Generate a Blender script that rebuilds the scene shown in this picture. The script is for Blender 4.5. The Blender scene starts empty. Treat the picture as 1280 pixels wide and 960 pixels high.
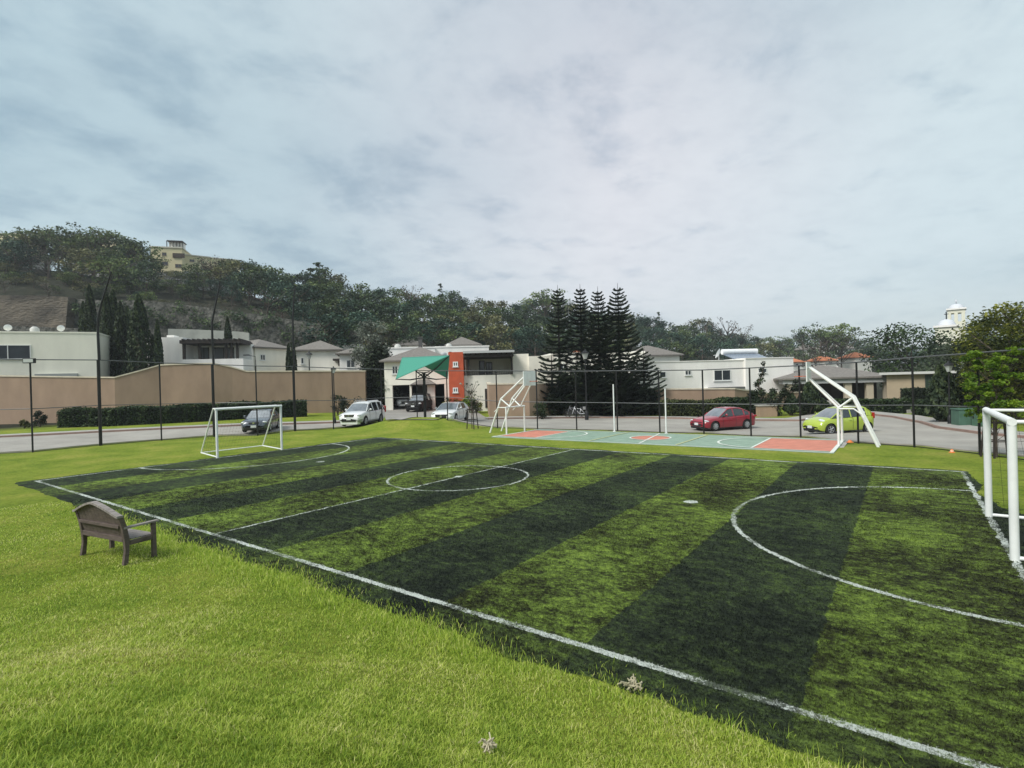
import bpy, bmesh, math, random
import numpy as np
from mathutils import Vector, Matrix
random.seed(7); rng = np.random.default_rng(11)
R = math.radians
SC = bpy.context.scene
COL = SC.collection
# ------------------------------------------------------------------ camera
CAM = np.array([11.879, -13.144, 3.057])
FW = np.array([-0.58958136, 0.80770482, -0.00259649])
RT = np.array([0.8074412, 0.58930007, -0.02764308])
UP = np.array([0.02079734, 0.01839436, 0.99961448])
FPX = 670.18
cam = bpy.data.cameras.new('camera'); camo = bpy.data.objects.new('camera', cam); COL.objects.link(camo)
cam.sensor_fit = 'HORIZONTAL'; cam.sensor_width = 36; cam.lens = 36 * FPX / 1280
cam.clip_start = 0.05; cam.clip_end = 6000
M = Matrix(((RT[0], UP[0], -FW[0], CAM[0]), (RT[1], UP[1], -FW[1], CAM[1]), (RT[2], UP[2], -FW[2], CAM[2]), (0, 0, 0, 1)))
camo.matrix_world = M
SC.camera = camo
# ------------------------------------------------------------------ exposure, world, sun
SC.view_settings.view_transform = 'Standard'; SC.view_settings.look = 'None'
SC.view_settings.gamma = 1.0; SC.view_settings.exposure = 1.36; SC.view_settings.use_curve_mapping = False
SUN_EL, SUN_AZ = R(48), R(196)          # azimuth: direction the light comes from, measured from +Y towards +X
W = bpy.data.worlds.new('World'); SC.world = W; W.use_nodes = True
def nd(nt, t, **k):
    n = nt.nodes.new(t)
    for a, b in k.items():
        if a in ('op',): n.operation = b
        else: setattr(n, a, b)
    return n
def build_world():
    nt = W.node_tree; nt.nodes.clear(); L = nt.links.new
    out = nd(nt, 'ShaderNodeOutputWorld'); bg = nd(nt, 'ShaderNodeBackground'); bg.inputs['Strength'].default_value = 0.1
    L(bg.outputs[0], out.inputs[0])
    sky = nd(nt, 'ShaderNodeTexSky', sky_type='NISHITA', sun_disc=False, sun_elevation=SUN_EL, sun_rotation=SUN_AZ)
    tc = nd(nt, 'ShaderNodeTexCoord'); sep = nd(nt, 'ShaderNodeSeparateXYZ'); L(tc.outputs['Generated'], sep.inputs[0])
    def mth(op, a, b=None, c=None):
        m = nd(nt, 'ShaderNodeMath', op=op)
        for i, v in enumerate((a, b, c)):
            if v is None: continue
            if isinstance(v, (int, float)): m.inputs[i].default_value = v
            else: L(v, m.inputs[i])
        return m.outputs[0]
    z = mth('MAXIMUM', sep.outputs[2], 0.0)
    den = mth('ADD', z, 0.16)
    px = mth('DIVIDE', sep.outputs[0], den); py = mth('DIVIDE', sep.outputs[1], den)
    cb = nd(nt, 'ShaderNodeCombineXYZ'); L(px, cb.inputs[0]); L(py, cb.inputs[1])
    def noise(scale, det, rough, dist=0.0, off=(0, 0, 0)):
        mp = nd(nt, 'ShaderNodeMapping'); mp.inputs['Location'].default_value = off; mp.inputs['Rotation'].default_value = (0, 0, R(-25)); mp.inputs['Scale'].default_value = (1.0, 0.85, 1); L(cb.outputs[0], mp.inputs[0])
        n = nd(nt, 'ShaderNodeTexNoise'); n.inputs['Scale'].default_value = scale; n.inputs['Detail'].default_value = det
        n.inputs['Roughness'].default_value = rough; n.inputs['Distortion'].default_value = dist; L(mp.outputs[0], n.inputs[0]); return n.outputs[0]
    big = noise(0.55, 2, 0.5, 0.2, (1.7, 0.4, 0)); mid = noise(3.6, 10, 0.60, 0.2, (4.1, 2.2, 0))
    dot = nd(nt, 'ShaderNodeVectorMath', operation='DOT_PRODUCT'); L(tc.outputs['Generated'], dot.inputs[0])
    rd = RT * 0.55 + FW * -0.1; rd = rd / np.linalg.norm(rd); dot.inputs[1].default_value = tuple(rd)
    side = dot.outputs['Value']                        # negative on the left of the photograph
    base = mth('SUBTRACT', big, mth('MULTIPLY', side, 0.17))
    def ramp(f, p0, c0, p1, c1):
        r = nd(nt, 'ShaderNodeMapRange', interpolation_type='SMOOTHSTEP'); L(f, r.inputs[0]); r.inputs[1].default_value = p0; r.inputs[2].default_value = p1
        m = nd(nt, 'ShaderNodeMixRGB'); L(r.outputs[0], m.inputs[0]); m.inputs[1].default_value = (*c0, 1); m.inputs[2].default_value = (*c1, 1); return m.outputs[0]
    lay = ramp(base, .36, (5.05, 5.42, 5.62), .72, (3.6, 4.2, 4.6))
    mott = ramp(mth('ADD', mth('MULTIPLY', mid, .8), mth('MULTIPLY', base, .32)), .53, (1.0, 1.0, 1.0), .76, (.68, .735, .79))
    fine = ramp(noise(9.0, 6, .6, .2, (1.1, 7.2, 0)), .35, (1.03, 1.03, 1.03), .75, (.95, .955, .965))
    def mulc(a_, b_):
        m = nd(nt, 'ShaderNodeMixRGB', blend_type='MULTIPLY'); m.inputs[0].default_value = 1.0; L(a_, m.inputs[1]); L(b_, m.inputs[2]); return m.outputs[0]
    glow = nd(nt, 'ShaderNodeVectorMath', operation='DOT_PRODUCT'); L(tc.outputs['Generated'], glow.inputs[0]); gd = FW + UP * .38 + RT * .12; gd = gd / np.linalg.norm(gd); glow.inputs[1].default_value = tuple(gd)
    pink = ramp(glow.outputs['Value'], .86, (1, 1, 1), 1.0, (1.07, 1.0, 1.01))
    cloud = mulc(mulc(mulc(lay, mott), fine), pink)
    mul = nd(nt, 'ShaderNodeVectorMath', operation='SCALE'); L(cloud, mul.inputs[0]); mul.inputs[3].default_value = 0.565
    # teal patches high on the right and on the far left, warmer haze towards the horizon
    tint = nd(nt, 'ShaderNodeMixRGB', blend_type='MULTIPLY'); tf = mth('MULTIPLY', mth('MAXIMUM', mth('ABSOLUTE', side), 0.0), 0.9); L(tf, tint.inputs[0]); L(mul.outputs[0], tint.inputs[1]); tint.inputs[2].default_value = (0.80, 0.97, 0.97, 1)
    hz = nd(nt, 'ShaderNodeMixRGB'); hf = mth('POWER', mth('SUBTRACT', 1.0, mth('MINIMUM', z, 1.0)), 7.0); L(mth('MULTIPLY', hf, 0.7), hz.inputs[0]); L(tint.outputs[0], hz.inputs[1]); hz.inputs[2].default_value = (2.75, 2.95, 3.0, 1)
    mix = nd(nt, 'ShaderNodeMixRGB'); mix.inputs[0].default_value = 0.93; L(sky.outputs[0], mix.inputs[1]); L(hz.outputs[0], mix.inputs[2])
    L(mix.outputs[0], bg.inputs[0])
build_world()
sun = bpy.data.lights.new('sun', 'SUN'); sun.energy = 1.5; sun.angle = R(25); sun.color = (1, 0.96, 0.9)
suno = bpy.data.objects.new('sun', sun); COL.objects.link(suno)
sd = Vector((math.sin(SUN_AZ) * math.cos(SUN_EL), math.cos(SUN_AZ) * math.cos(SUN_EL), math.sin(SUN_EL)))
suno.rotation_euler = sd.to_track_quat('Z', 'Y').to_euler()

# ------------------------------------------------------------------ image <-> place helpers
F2 = FW[:2] / np.hypot(*FW[:2]); R2 = RT[:2] / np.hypot(*RT[:2])
def ray(u, v): return FW + RT * (u - 640) / FPX - UP * (v - 480) / FPX
def at(u, v, z=0.0):
    d = ray(u, v); return CAM + d * (z - CAM[2]) / d[2]
def atd(u, v, D):
    d = ray(u, v); return CAM + d * D
def P2(u, D, v=470): p = atd(u, v, D); return p[:2]
# terrain: profiles (distance, height) by bearing
PROF = {
 -400: [(0,0),(24,0),(28,0),(34,.25),(44,.7),(60,1.5),(72,5),(90,17),(110,28),(135,36),(400,30)],
 0:    [(0,0),(27,0),(29,0),(36,.25),(47,.6),(60,1.2),(72,5),(80,11),(95,20),(110,28),(132,36),(160,38),(400,30),(3000,20)],
 200:  [(0,0),(33,0),(34.5,0),(38,.25),(48,.6),(60,1.2),(72,6),(80,10.5),(100,19.5),(128,29),(145,31),(400,30)],
 300:  [(0,0),(34,0),(35.5,0),(38,.2),(50,.6),(62,1.2),(75,6),(85,11),(100,17),(125,25.5),(150,27),(400,28)],
 400:  [(0,0),(36,0),(38.3,0),(41,.15),(54,.55),(66,1.2),(80,7),(100,13),(130,23),(150,24),(400,26)],
 520:  [(0,0),(37,0),(40,0.05),(42,.15),(56,.35),(75,1.5),(88,6),(115,13),(140,20),(400,24)],
 640:  [(0,0),(35,0),(38,.0),(45,0),(50,.1),(80,1.5),(100,6),(130,13),(155,18.5),(400,22)],
 750:  [(0,0),(32.5,0),(36,-.3),(48,-.35),(90,1),(110,4),(140,10),(165,15.5),(400,20)],
 880:  [(0,0),(29.5,0),(34,-.5),(48,-.4),(90,0),(130,4),(180,11),(220,14),(400,18)],
 1000: [(0,0),(26.3,0),(31,-.5),(40,-.45),(52,0),(100,.5),(160,3),(240,9.5),(400,12)],
 1143: [(0,0),(21.7,0),(25,-.28),(35,-.3),(50,.1),(100,.5),(160,3),(250,7),(400,8)],
 1280: [(0,0),(19,0),(22,-.2),(30,-.1),(40,.1),(100,.8),(160,3),(250,7),(400,8)],
 1700: [(0,0),(19,0),(22,-.2),(30,-.1),(40,.1),(100,.8),(160,3),(250,7),(400,8)],
}
PU = np.array(sorted(PROF)); 
def _col(k, D):
    a = PROF[k]; return np.interp(D, [q[0] for q in a], [q[1] for q in a])
def sstep(t): t = np.clip(t, 0, 1); return t * t * (3 - 2 * t)
def wob(x, y, s=1.0):
    return (np.sin(x * 1.7 * s + 1.3) * np.cos(y * 2.1 * s + .4) + np.sin(x * 4.3 * s + y * 3.1 * s) * .5 + np.sin(y * 7.7 * s - x * 6.1 * s) * .3) / 1.8
def H(x, y):
    x = np.asarray(x, float); y = np.asarray(y, float)
    dx, dy = x - CAM[0], y - CAM[1]
    X = dx * R2[0] + dy * R2[1]; Y = dx * F2[0] + dy * F2[1]
    r = np.hypot(X, Y); ph = np.clip(np.arctan2(X, Y), -R(59), R(59))
    u = 640 + FPX * np.tan(ph); D = r * np.cos(ph)
    cols = np.stack([_col(k, D) for k in PU]); i = np.clip(np.searchsorted(PU, u) - 1, 0, len(PU) - 2)
    t = np.clip((u - PU[i]) / (PU[i + 1] - PU[i]), 0, 1)
    z0 = np.take_along_axis(cols, i[None], 0)[0]; z1 = np.take_along_axis(cols, i[None] + 1, 0)[0]
    z = z0 * (1 - t) + z1 * t
    # bank under the camera on the near side of the pitch
    d = -8.2 - y + .13 * wob(x, y, .5) + .07 * wob(x, y, 2.3)
    side = .05 + .95 * sstep((x - .5) / 9)
    z = z + 1.42 * side * sstep(d / 5.6) + .04 * sstep(d / .35)
    # grassy mound at the shade sail
    mx, my = x - MND[0], y - MND[1]
    a = mx * R2[0] + my * R2[1]; b = mx * F2[0] + my * F2[1]
    z = z + .70 * np.exp(-(np.abs(a / 3.5) ** 3.2) - (b / 1.9) ** 2)
    # turf sits a little lower than the lawn around it
    ox = np.maximum(np.where(x < 0, -x - 13.4, x - 13.22 - .9 * sstep((2.9 - y) / 1.5)), 0); oy = np.maximum(y - 7.8, 0)
    e = np.hypot(ox, oy)
    z = z + .04 * sstep((e + .15 * wob(x, y)) / .5)
    return z
MND = P2(520, 38.2)
def Hs(x, y): return float(H(np.array([x]), np.array([y]))[0])
def gp(u, v, lift=0.0):
    d = ray(u, v); t = np.concatenate([np.linspace(1.0, 60, 3000), np.linspace(60, 300, 3000)])
    pts = CAM[None] + d[None] * t[:, None]; h = H(pts[:, 0], pts[:, 1])
    i = np.argmax(pts[:, 2] <= h)
    p = pts[i]; return np.array([p[0], p[1], h[i] + lift])
def GD(u, D):                      # ground point at bearing u and distance D
    p = P2(u, D); return np.array([p[0], p[1], Hs(p[0], p[1])])
def ZT(u, v, D): return atd(u, v, D)[2]
def fwdang(): return math.atan2(F2[1], F2[0])
VIEWROT = math.atan2(R2[1], R2[0])    # rotation that lines local +x with the picture's right

# ------------------------------------------------------------------ materials
MATS = {}
def mat(name, col, rough=.8, var=.0, scale=3.0, bump=0.0, bscale=20.0, metal=0.0, spec=.5, col2=None, detail=5, coat=0.0, coords='Object', stretch=None, bdist=.02):
    if name in MATS: return MATS[name]
    m = bpy.data.materials.new(name); m.use_nodes = True; nt = m.node_tree; L = nt.links.new
    b = nt.nodes['Principled BSDF']; b.inputs['Roughness'].default_value = rough; b.inputs['Metallic'].default_value = metal
    b.inputs['Specular IOR Level'].default_value = spec; b.inputs['Coat Weight'].default_value = coat
    c = (*col, 1)
    tc = nd(nt, 'ShaderNodeTexCoord'); src = tc.outputs[coords]
    if coords == 'World': pass
    if stretch:
        mp = nd(nt, 'ShaderNodeMapping'); mp.inputs['Scale'].default_value = stretch; L(src, mp.inputs[0]); src = mp.outputs[0]
    if var > 0 or col2:
        n = nd(nt, 'ShaderNodeTexNoise'); n.inputs['Scale'].default_value = scale; n.inputs['Detail'].default_value = detail; n.inputs['Roughness'].default_value = .6; L(src, n.inputs[0])
        r = nd(nt, 'ShaderNodeValToRGB'); L(n.outputs[0], r.inputs[0]); r.color_ramp.elements[0].position = .32; r.color_ramp.elements[1].position = .68
        if col2: a, d = c, (*col2, 1)
        else: a = tuple(x * (1 - var) for x in col) + (1,); d = tuple(min(1, x * (1 + var)) for x in col) + (1,)
        r.color_ramp.elements[0].color = a; r.color_ramp.elements[1].color = d
        L(r.outputs[0], b.inputs['Base Color'])
    else: b.inputs['Base Color'].default_value = c
    if bump > 0:
        n2 = nd(nt, 'ShaderNodeTexNoise'); n2.inputs['Scale'].default_value = bscale; n2.inputs['Detail'].default_value = 6; L(src, n2.inputs[0])
        bp = nd(nt, 'ShaderNodeBump'); bp.inputs['Strength'].default_value = bump; bp.inputs['Distance'].default_value = bdist; L(n2.outputs[0], bp.inputs['Height']); L(bp.outputs[0], b.inputs['Normal'])
    MATS[name] = m; return m
def leafmat(name, cols, trans=.25, rough=.65):
    if name in MATS: return MATS[name]
    m = bpy.data.materials.new(name); m.use_nodes = True; nt = m.node_tree; L = nt.links.new
    b = nt.nodes['Principled BSDF']; b.inputs['Roughness'].default_value = rough; b.inputs['Specular IOR Level'].default_value = .25
    g = nd(nt, 'ShaderNodeNewGeometry'); oi = nd(nt, 'ShaderNodeObjectInfo'); at_ = nd(nt, 'ShaderNodeAttribute', attribute_name='clump')
    ad = nd(nt, 'ShaderNodeMath', op='MULTIPLY_ADD'); L(g.outputs['Random Per Island'], ad.inputs[0]); ad.inputs[1].default_value = .4
    md = nd(nt, 'ShaderNodeMath', op='MULTIPLY_ADD'); L(at_.outputs['Fac'], md.inputs[0]); md.inputs[1].default_value = .6; md.inputs[2].default_value = 0
    L(md.outputs[0], ad.inputs[2])
    r = nd(nt, 'ShaderNodeValToRGB'); L(ad.outputs[0], r.inputs[0])
    es = r.color_ramp.elements; es[0].color = (*cols[0], 1); es[1].color = (*cols[-1], 1); es[0].position = .12; es[1].position = .9
    for i, c in enumerate(cols[1:-1]): x = es.new(.12 + .78 * (i + 1) / (len(cols) - 1)); x.color = (*c, 1)
    hs = nd(nt, 'ShaderNodeHueSaturation'); L(r.outputs[0], hs.inputs['Color'])
    mr = nd(nt, 'ShaderNodeMapRange'); L(oi.outputs['Random'], mr.inputs[0]); mr.inputs[3].default_value = .7; mr.inputs[4].default_value = 1.3; L(mr.outputs[0], hs.inputs['Value'])
    L(hs.outputs[0], b.inputs['Base Color'])
    if trans > 0:
        t = nd(nt, 'ShaderNodeBsdfTranslucent'); L(hs.outputs[0], t.inputs['Color']); mx = nd(nt, 'ShaderNodeMixShader'); mx.inputs[0].default_value = trans
        L(b.outputs[0], mx.inputs[1]); L(t.outputs[0], mx.inputs[2]); L(mx.outputs[0], nt.nodes['Material Output'].inputs[0])
    MATS[name] = m; return m

cream = mat('cream_plaster', (.82, .79, .70), .9, .06, 1.2, .15, 30, stretch=(1, 1, .4))
white_plaster = mat('white_plaster', (.83, .81, .77), .9, .06, 1.0, .15, 30, stretch=(1, 1, .35))
greenish = mat('pale_green_plaster', (.80, .78, .66), .9, .05, .8, .12, 30, stretch=(1, 1, .35))
brownwall = mat('tan_plaster', (.335, .235, .165), .92, .13, .7, .3, 25, stretch=(1, 1, .45))
coping = mat('cream_coping', (.62, .55, .43), .85, .1, 2)
orange = mat('terracotta_plaster', (.46, .085, .035), .85, .1, 2, .2, 30)
roofgrey = mat('grey_roof_tiles', (.17, .155, .14), .85, .22, 4, .4, 14, stretch=(1, 1, 4))
rooforange = mat('orange_roof_tiles', (.48, .17, .08), .85, .25, 5, .3, 12)
yellowpl = mat('yellow_plaster', (.62, .55, .34), .9, .06, .3)
concrete = mat('concrete', (.36, .35, .32), .9, .14, 1.2, .3, 18)
darkwood = mat('dark_timber', (.022, .015, .012), .7, .3, 3)
blackmetal = mat('black_metal', (.010, .010, .011), .45, .2, 20, spec=.4)
blacknet = mat('black_net_cord', (.012, .012, .012), .8)
whitepaint = mat('white_paint', (.74, .76, .74), .45, .06, 4, .08, 15)
whiteplastic = mat('white_plastic', (.75, .76, .77), .4, .03, 5)
glassdark = mat('dark_window_glass', (.035, .042, .05), .12, .3, .8, spec=.7)
garageshade = mat('painted_garage_shade', (.022, .02, .018), .9, .3, 1)
curtain = mat('pale_curtain', (.42, .44, .44), .8, .1, 3)
frameal = mat('white_window_frame', (.7, .71, .69), .5)
bark = mat('bark', (.09, .07, .055), .95, .35, 8, .6, 20)
stonemat = mat('rubble_stone', (.014, .018, .012), .95, 0, 1.5, 1.0, 2.6, col2=(.16, .155, .135), detail=10, bdist=.35)
rockmat = mat('tan_rock_face', (.04, .036, .03), .95, 0, .16, .9, 1.6, col2=(.19, .16, .12), stretch=(1, 1, 2.2), detail=12, bdist=.3)
# ------------------------------------------------------------------ mesh builder
class MB:
    def __init__(s): s.v = []; s.f = []; s.m = []; s.n = 0
    def add(s, vs, fs, mi=0):
        s.v.extend([tuple(map(float, q)) for q in vs]); s.f.extend([tuple(i + s.n for i in f) for f in fs]); s.m.extend([mi] * len(fs)); s.n += len(vs)
    def box(s, c, d, rot=0.0, mi=0, ax=None):
        cx, cy, cz = c; hx, hy, hz = d[0] / 2, d[1] / 2, d[2] / 2
        ca, sa = math.cos(rot), math.sin(rot); vs = []
        for z in (-hz, hz):
            for x, y in ((-hx, -hy), (hx, -hy), (hx, hy), (-hx, hy)):
                vs.append((cx + x * ca - y * sa, cy + x * sa + y * ca, cz + z))
        s.add(vs, [(3, 2, 1, 0), (4, 5, 6, 7), (0, 1, 5, 4), (1, 2, 6, 5), (2, 3, 7, 6), (3, 0, 4, 7)], mi)
    def hexa(s, b, t, mi=0):       # bottom 4 pts, top 4 pts (ccw)
        s.add(list(b) + list(t), [(3, 2, 1, 0), (4, 5, 6, 7), (0, 1, 5, 4), (1, 2, 6, 5), (2, 3, 7, 6), (3, 0, 4, 7)], mi)
    def tube(s, pts, r, n=8, mi=0, cap=True):
        pts = [np.array(p, float) for p in pts]
        rs = r if hasattr(r, '__len__') else [r] * len(pts)
        vs = []; prev = None
        for i, p in enumerate(pts):
            d = pts[min(i + 1, len(pts) - 1)] - pts[max(i - 1, 0)]; d = d / (np.linalg.norm(d) + 1e-9)
            a = np.array([0, 0, 1.]) if abs(d[2]) < .9 else np.array([1., 0, 0])
            if prev is not None: a = prev
            x = np.cross(a, d); x /= np.linalg.norm(x) + 1e-9; y = np.cross(d, x); prev = np.cross(d, x) if False else a
            for k in range(n):
                t = 2 * math.pi * (k + .5) / n; vs.append(p + rs[i] * (math.cos(t) * x + math.sin(t) * y))
        fs = []
        for i in range(len(pts) - 1):
            for k in range(n): fs.append((i * n + k, i * n + (k + 1) % n, (i + 1) * n + (k + 1) % n, (i + 1) * n + k))
        if cap: fs.append(tuple(range(n))[::-1]); fs.append(tuple((len(pts) - 1) * n + k for k in range(n)))
        s.add(vs, fs, mi)
    def lathe(s, prof, c=(0, 0, 0), n=16, mi=0, axis='z'):
        vs = []
        for r, z in prof:
            for k in range(n):
                t = 2 * math.pi * k / n; a, b = r * math.cos(t), r * math.sin(t)
                q = (a, b, z) if axis == 'z' else ((a, z, b) if axis == 'y' else (z, a, b))
                vs.append((c[0] + q[0], c[1] + q[1], c[2] + q[2]))
        fs = [(i * n + k, i * n + (k + 1) % n, (i + 1) * n + (k + 1) % n, (i + 1) * n + k) for i in range(len(prof) - 1) for k in range(n)]
        s.add(vs, fs, mi)
    def build(s, name, mats, parent=None, smooth=False, bevel=0.0, world=False, autos=None):
        me = bpy.data.meshes.new(name); vs = s.v
        if world and parent is not None:
            o = parent; off = np.zeros(3)
            while o is not None: off += np.array(o.location); o = o.parent
            vs = [(a - off[0], b - off[1], c - off[2]) for a, b, c in vs]
        me.from_pydata(vs, [], s.f)
        if not isinstance(mats, (list, tuple)): mats = [mats]
        for m in mats: me.materials.append(m)
        me.polygons.foreach_set('material_index', s.m)
        bm = bmesh.new(); bm.from_mesh(me); bmesh.ops.recalc_face_normals(bm, faces=bm.faces); bm.to_mesh(me); bm.free()
        if smooth: me.polygons.foreach_set('use_smooth', [True] * len(me.polygons))
        me.update()
        o = bpy.data.objects.new(name, me); COL.objects.link(o)
        if parent is not None: o.parent = parent
        if smooth and autos:
            try: me.set_sharp_from_angle(angle=R(autos))
            except Exception: pass
        if bevel > 0:
            bv = o.modifiers.new('bevel', 'BEVEL'); bv.width = bevel; bv.segments = 2; bv.limit_method = 'ANGLE'; bv.angle_limit = R(40)
        return o
def rawmesh(name, verts, faces, mats, parent=None, clump=None):
    """verts (n,3) float, faces (m,k) int, all with k corners"""
    me = bpy.data.meshes.new(name); n = len(verts); m, k = faces.shape
    me.vertices.add(n); me.vertices.foreach_set('co', np.ascontiguousarray(verts, dtype=np.float32).ravel())
    me.loops.add(m * k); me.loops.foreach_set('vertex_index', faces.astype(np.int32).ravel())
    me.polygons.add(m); me.polygons.foreach_set('loop_start', np.arange(0, m * k, k, dtype=np.int32))
    try: me.polygons.foreach_set('loop_total', np.full(m, k, dtype=np.int32))
    except Exception: pass
    for q in (mats if isinstance(mats, (list, tuple)) else [mats]): me.materials.append(q)
    if clump is not None:
        a = me.attributes.new('clump', 'FLOAT', 'POINT'); a.data.foreach_set('value', clump.astype(np.float32))
    me.update(); me.validate()
    o = bpy.data.objects.new(name, me); COL.objects.link(o)
    if parent is not None: o.parent = parent
    return o
def tag(o, label, cat, group=None):
    o['label'] = label; o['category'] = cat
    if group: o['group'] = group
    return o
def thing(name, label, cat, loc=(0, 0, 0), rz=0, group=None):
    o = bpy.data.objects.new(name, None); COL.objects.link(o); o.location = tuple(map(float, loc)); o.rotation_euler = (0, 0, rz); o.empty_display_size = .3
    return tag(o, label, cat, group)
def struct(o): o['kind'] = 'structure'; return o
KIDS = {}
def copy_tree(o, parent=None):
    c = o.copy(); COL.objects.link(c)
    if parent is not None: c.parent = parent
    for ch in [q for q in o.children]: copy_tree(ch, c)
    return c

# ------------------------------------------------------------------ ground
def ground_material():
    m = bpy.data.materials.new('lawn_and_earth'); m.use_nodes = True; nt = m.node_tree; L = nt.links.new
    b = nt.nodes['Principled BSDF']; b.inputs['Roughness'].default_value = .95; b.inputs['Specular IOR Level'].default_value = .1
    tc = nd(nt, 'ShaderNodeTexCoord'); P = tc.outputs['Object']
    def noise(s, d=5, r=.6, st=None):
        src = P
        if st: mp = nd(nt, 'ShaderNodeMapping'); mp.inputs['Scale'].default_value = st; L(P, mp.inputs[0]); src = mp.outputs[0]
        n = nd(nt, 'ShaderNodeTexNoise'); n.inputs['Scale'].default_value = s; n.inputs['Detail'].default_value = d; n.inputs['Roughness'].default_value = r; L(src, n.inputs[0]); return n.outputs[0]
    def ramp(f, *cs):
        r = nd(nt, 'ShaderNodeValToRGB'); L(f, r.inputs[0]); e = r.color_ramp.elements; e[0].position, e[0].color = cs[0][0], (*cs[0][1], 1); e[1].position, e[1].color = cs[-1][0], (*cs[-1][1], 1)
        for p, c in cs[1:-1]: x = e.new(p); x.color = (*c, 1)
        return r.outputs[0]
    g1 = ramp(noise(.55, 4), (.3, (.13, .19, .02)), (.5, (.20, .255, .033)), (.72, (.29, .295, .06)))
    g2 = ramp(noise(9, 8, .75), (.3, (.35, .42, .25)), (.55, (1, 1, 1)), (.8, (1.35, 1.25, 1.1)))
    mu = nd(nt, 'ShaderNodeMixRGB', blend_type='MULTIPLY'); mu.inputs[0].default_value = .8; L(g1, mu.inputs[1]); L(g2, mu.inputs[2])
    hill = ramp(noise(.45, 9, .75), (.34, (.010, .013, .008)), (.5, (.026, .028, .018)), (.62, (.042, .041, .030)), (.75, (.07, .064, .050)))
    sp = nd(nt, 'ShaderNodeSeparateXYZ'); L(P, sp.inputs[0])
    hm = nd(nt, 'ShaderNodeMapRange'); L(sp.outputs[2], hm.inputs[0]); hm.inputs[1].default_value = 2.0; hm.inputs[2].default_value = 3.5
    ds = nd(nt, 'ShaderNodeVectorMath', operation='DISTANCE'); L(P, ds.inputs[0]); ds.inputs[1].default_value = (12, -13, 0)
    dm = nd(nt, 'ShaderNodeMapRange'); L(ds.outputs['Value'], dm.inputs[0]); dm.inputs[1].default_value = 56; dm.inputs[2].default_value = 60
    hx = nd(nt, 'ShaderNodeMath', op='MAXIMUM'); L(hm.outputs[0], hx.inputs[0]); L(dm.outputs[0], hx.inputs[1]); hm = hx
    mx = nd(nt, 'ShaderNodeMixRGB'); L(hm.outputs[0], mx.inputs[0]); L(mu.outputs[0], mx.inputs[1]); L(hill, mx.inputs[2]); L(mx.outputs[0], b.inputs['Base Color'])
    bp = nd(nt, 'ShaderNodeBump'); bp.inputs['Strength'].default_value = .9; bp.inputs['Distance'].default_value = .05; L(noise(28, 8, .8), bp.inputs['Height']); L(bp.outputs[0], b.inputs['Normal'])
    return m
GM = ground_material()
na = 900
ang = np.linspace(-math.pi, math.pi, na, endpoint=False)
rad = np.concatenate([[.02], np.geomspace(.6, 60, 330), np.geomspace(61.5, 3000, 110)])
A, RR = np.meshgrid(ang, rad)
GX = CAM[0] + RR * np.cos(A); GY = CAM[1] + RR * np.sin(A); GZ = H(GX.ravel(), GY.ravel())
gv = np.stack([GX.ravel(), GY.ravel(), GZ], 1)
i0 = np.arange(len(rad) - 1)[:, None] * na; k = np.arange(na)[None]; k2 = (k + 1) % na
gf = np.stack([i0 + k, i0 + na + k, i0 + na + k2, i0 + k2], -1).reshape(-1, 4)
g = rawmesh('ground', gv, gf, GM); g.data.polygons.foreach_set('use_smooth', [True] * len(g.data.polygons)); struct(g)

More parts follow.
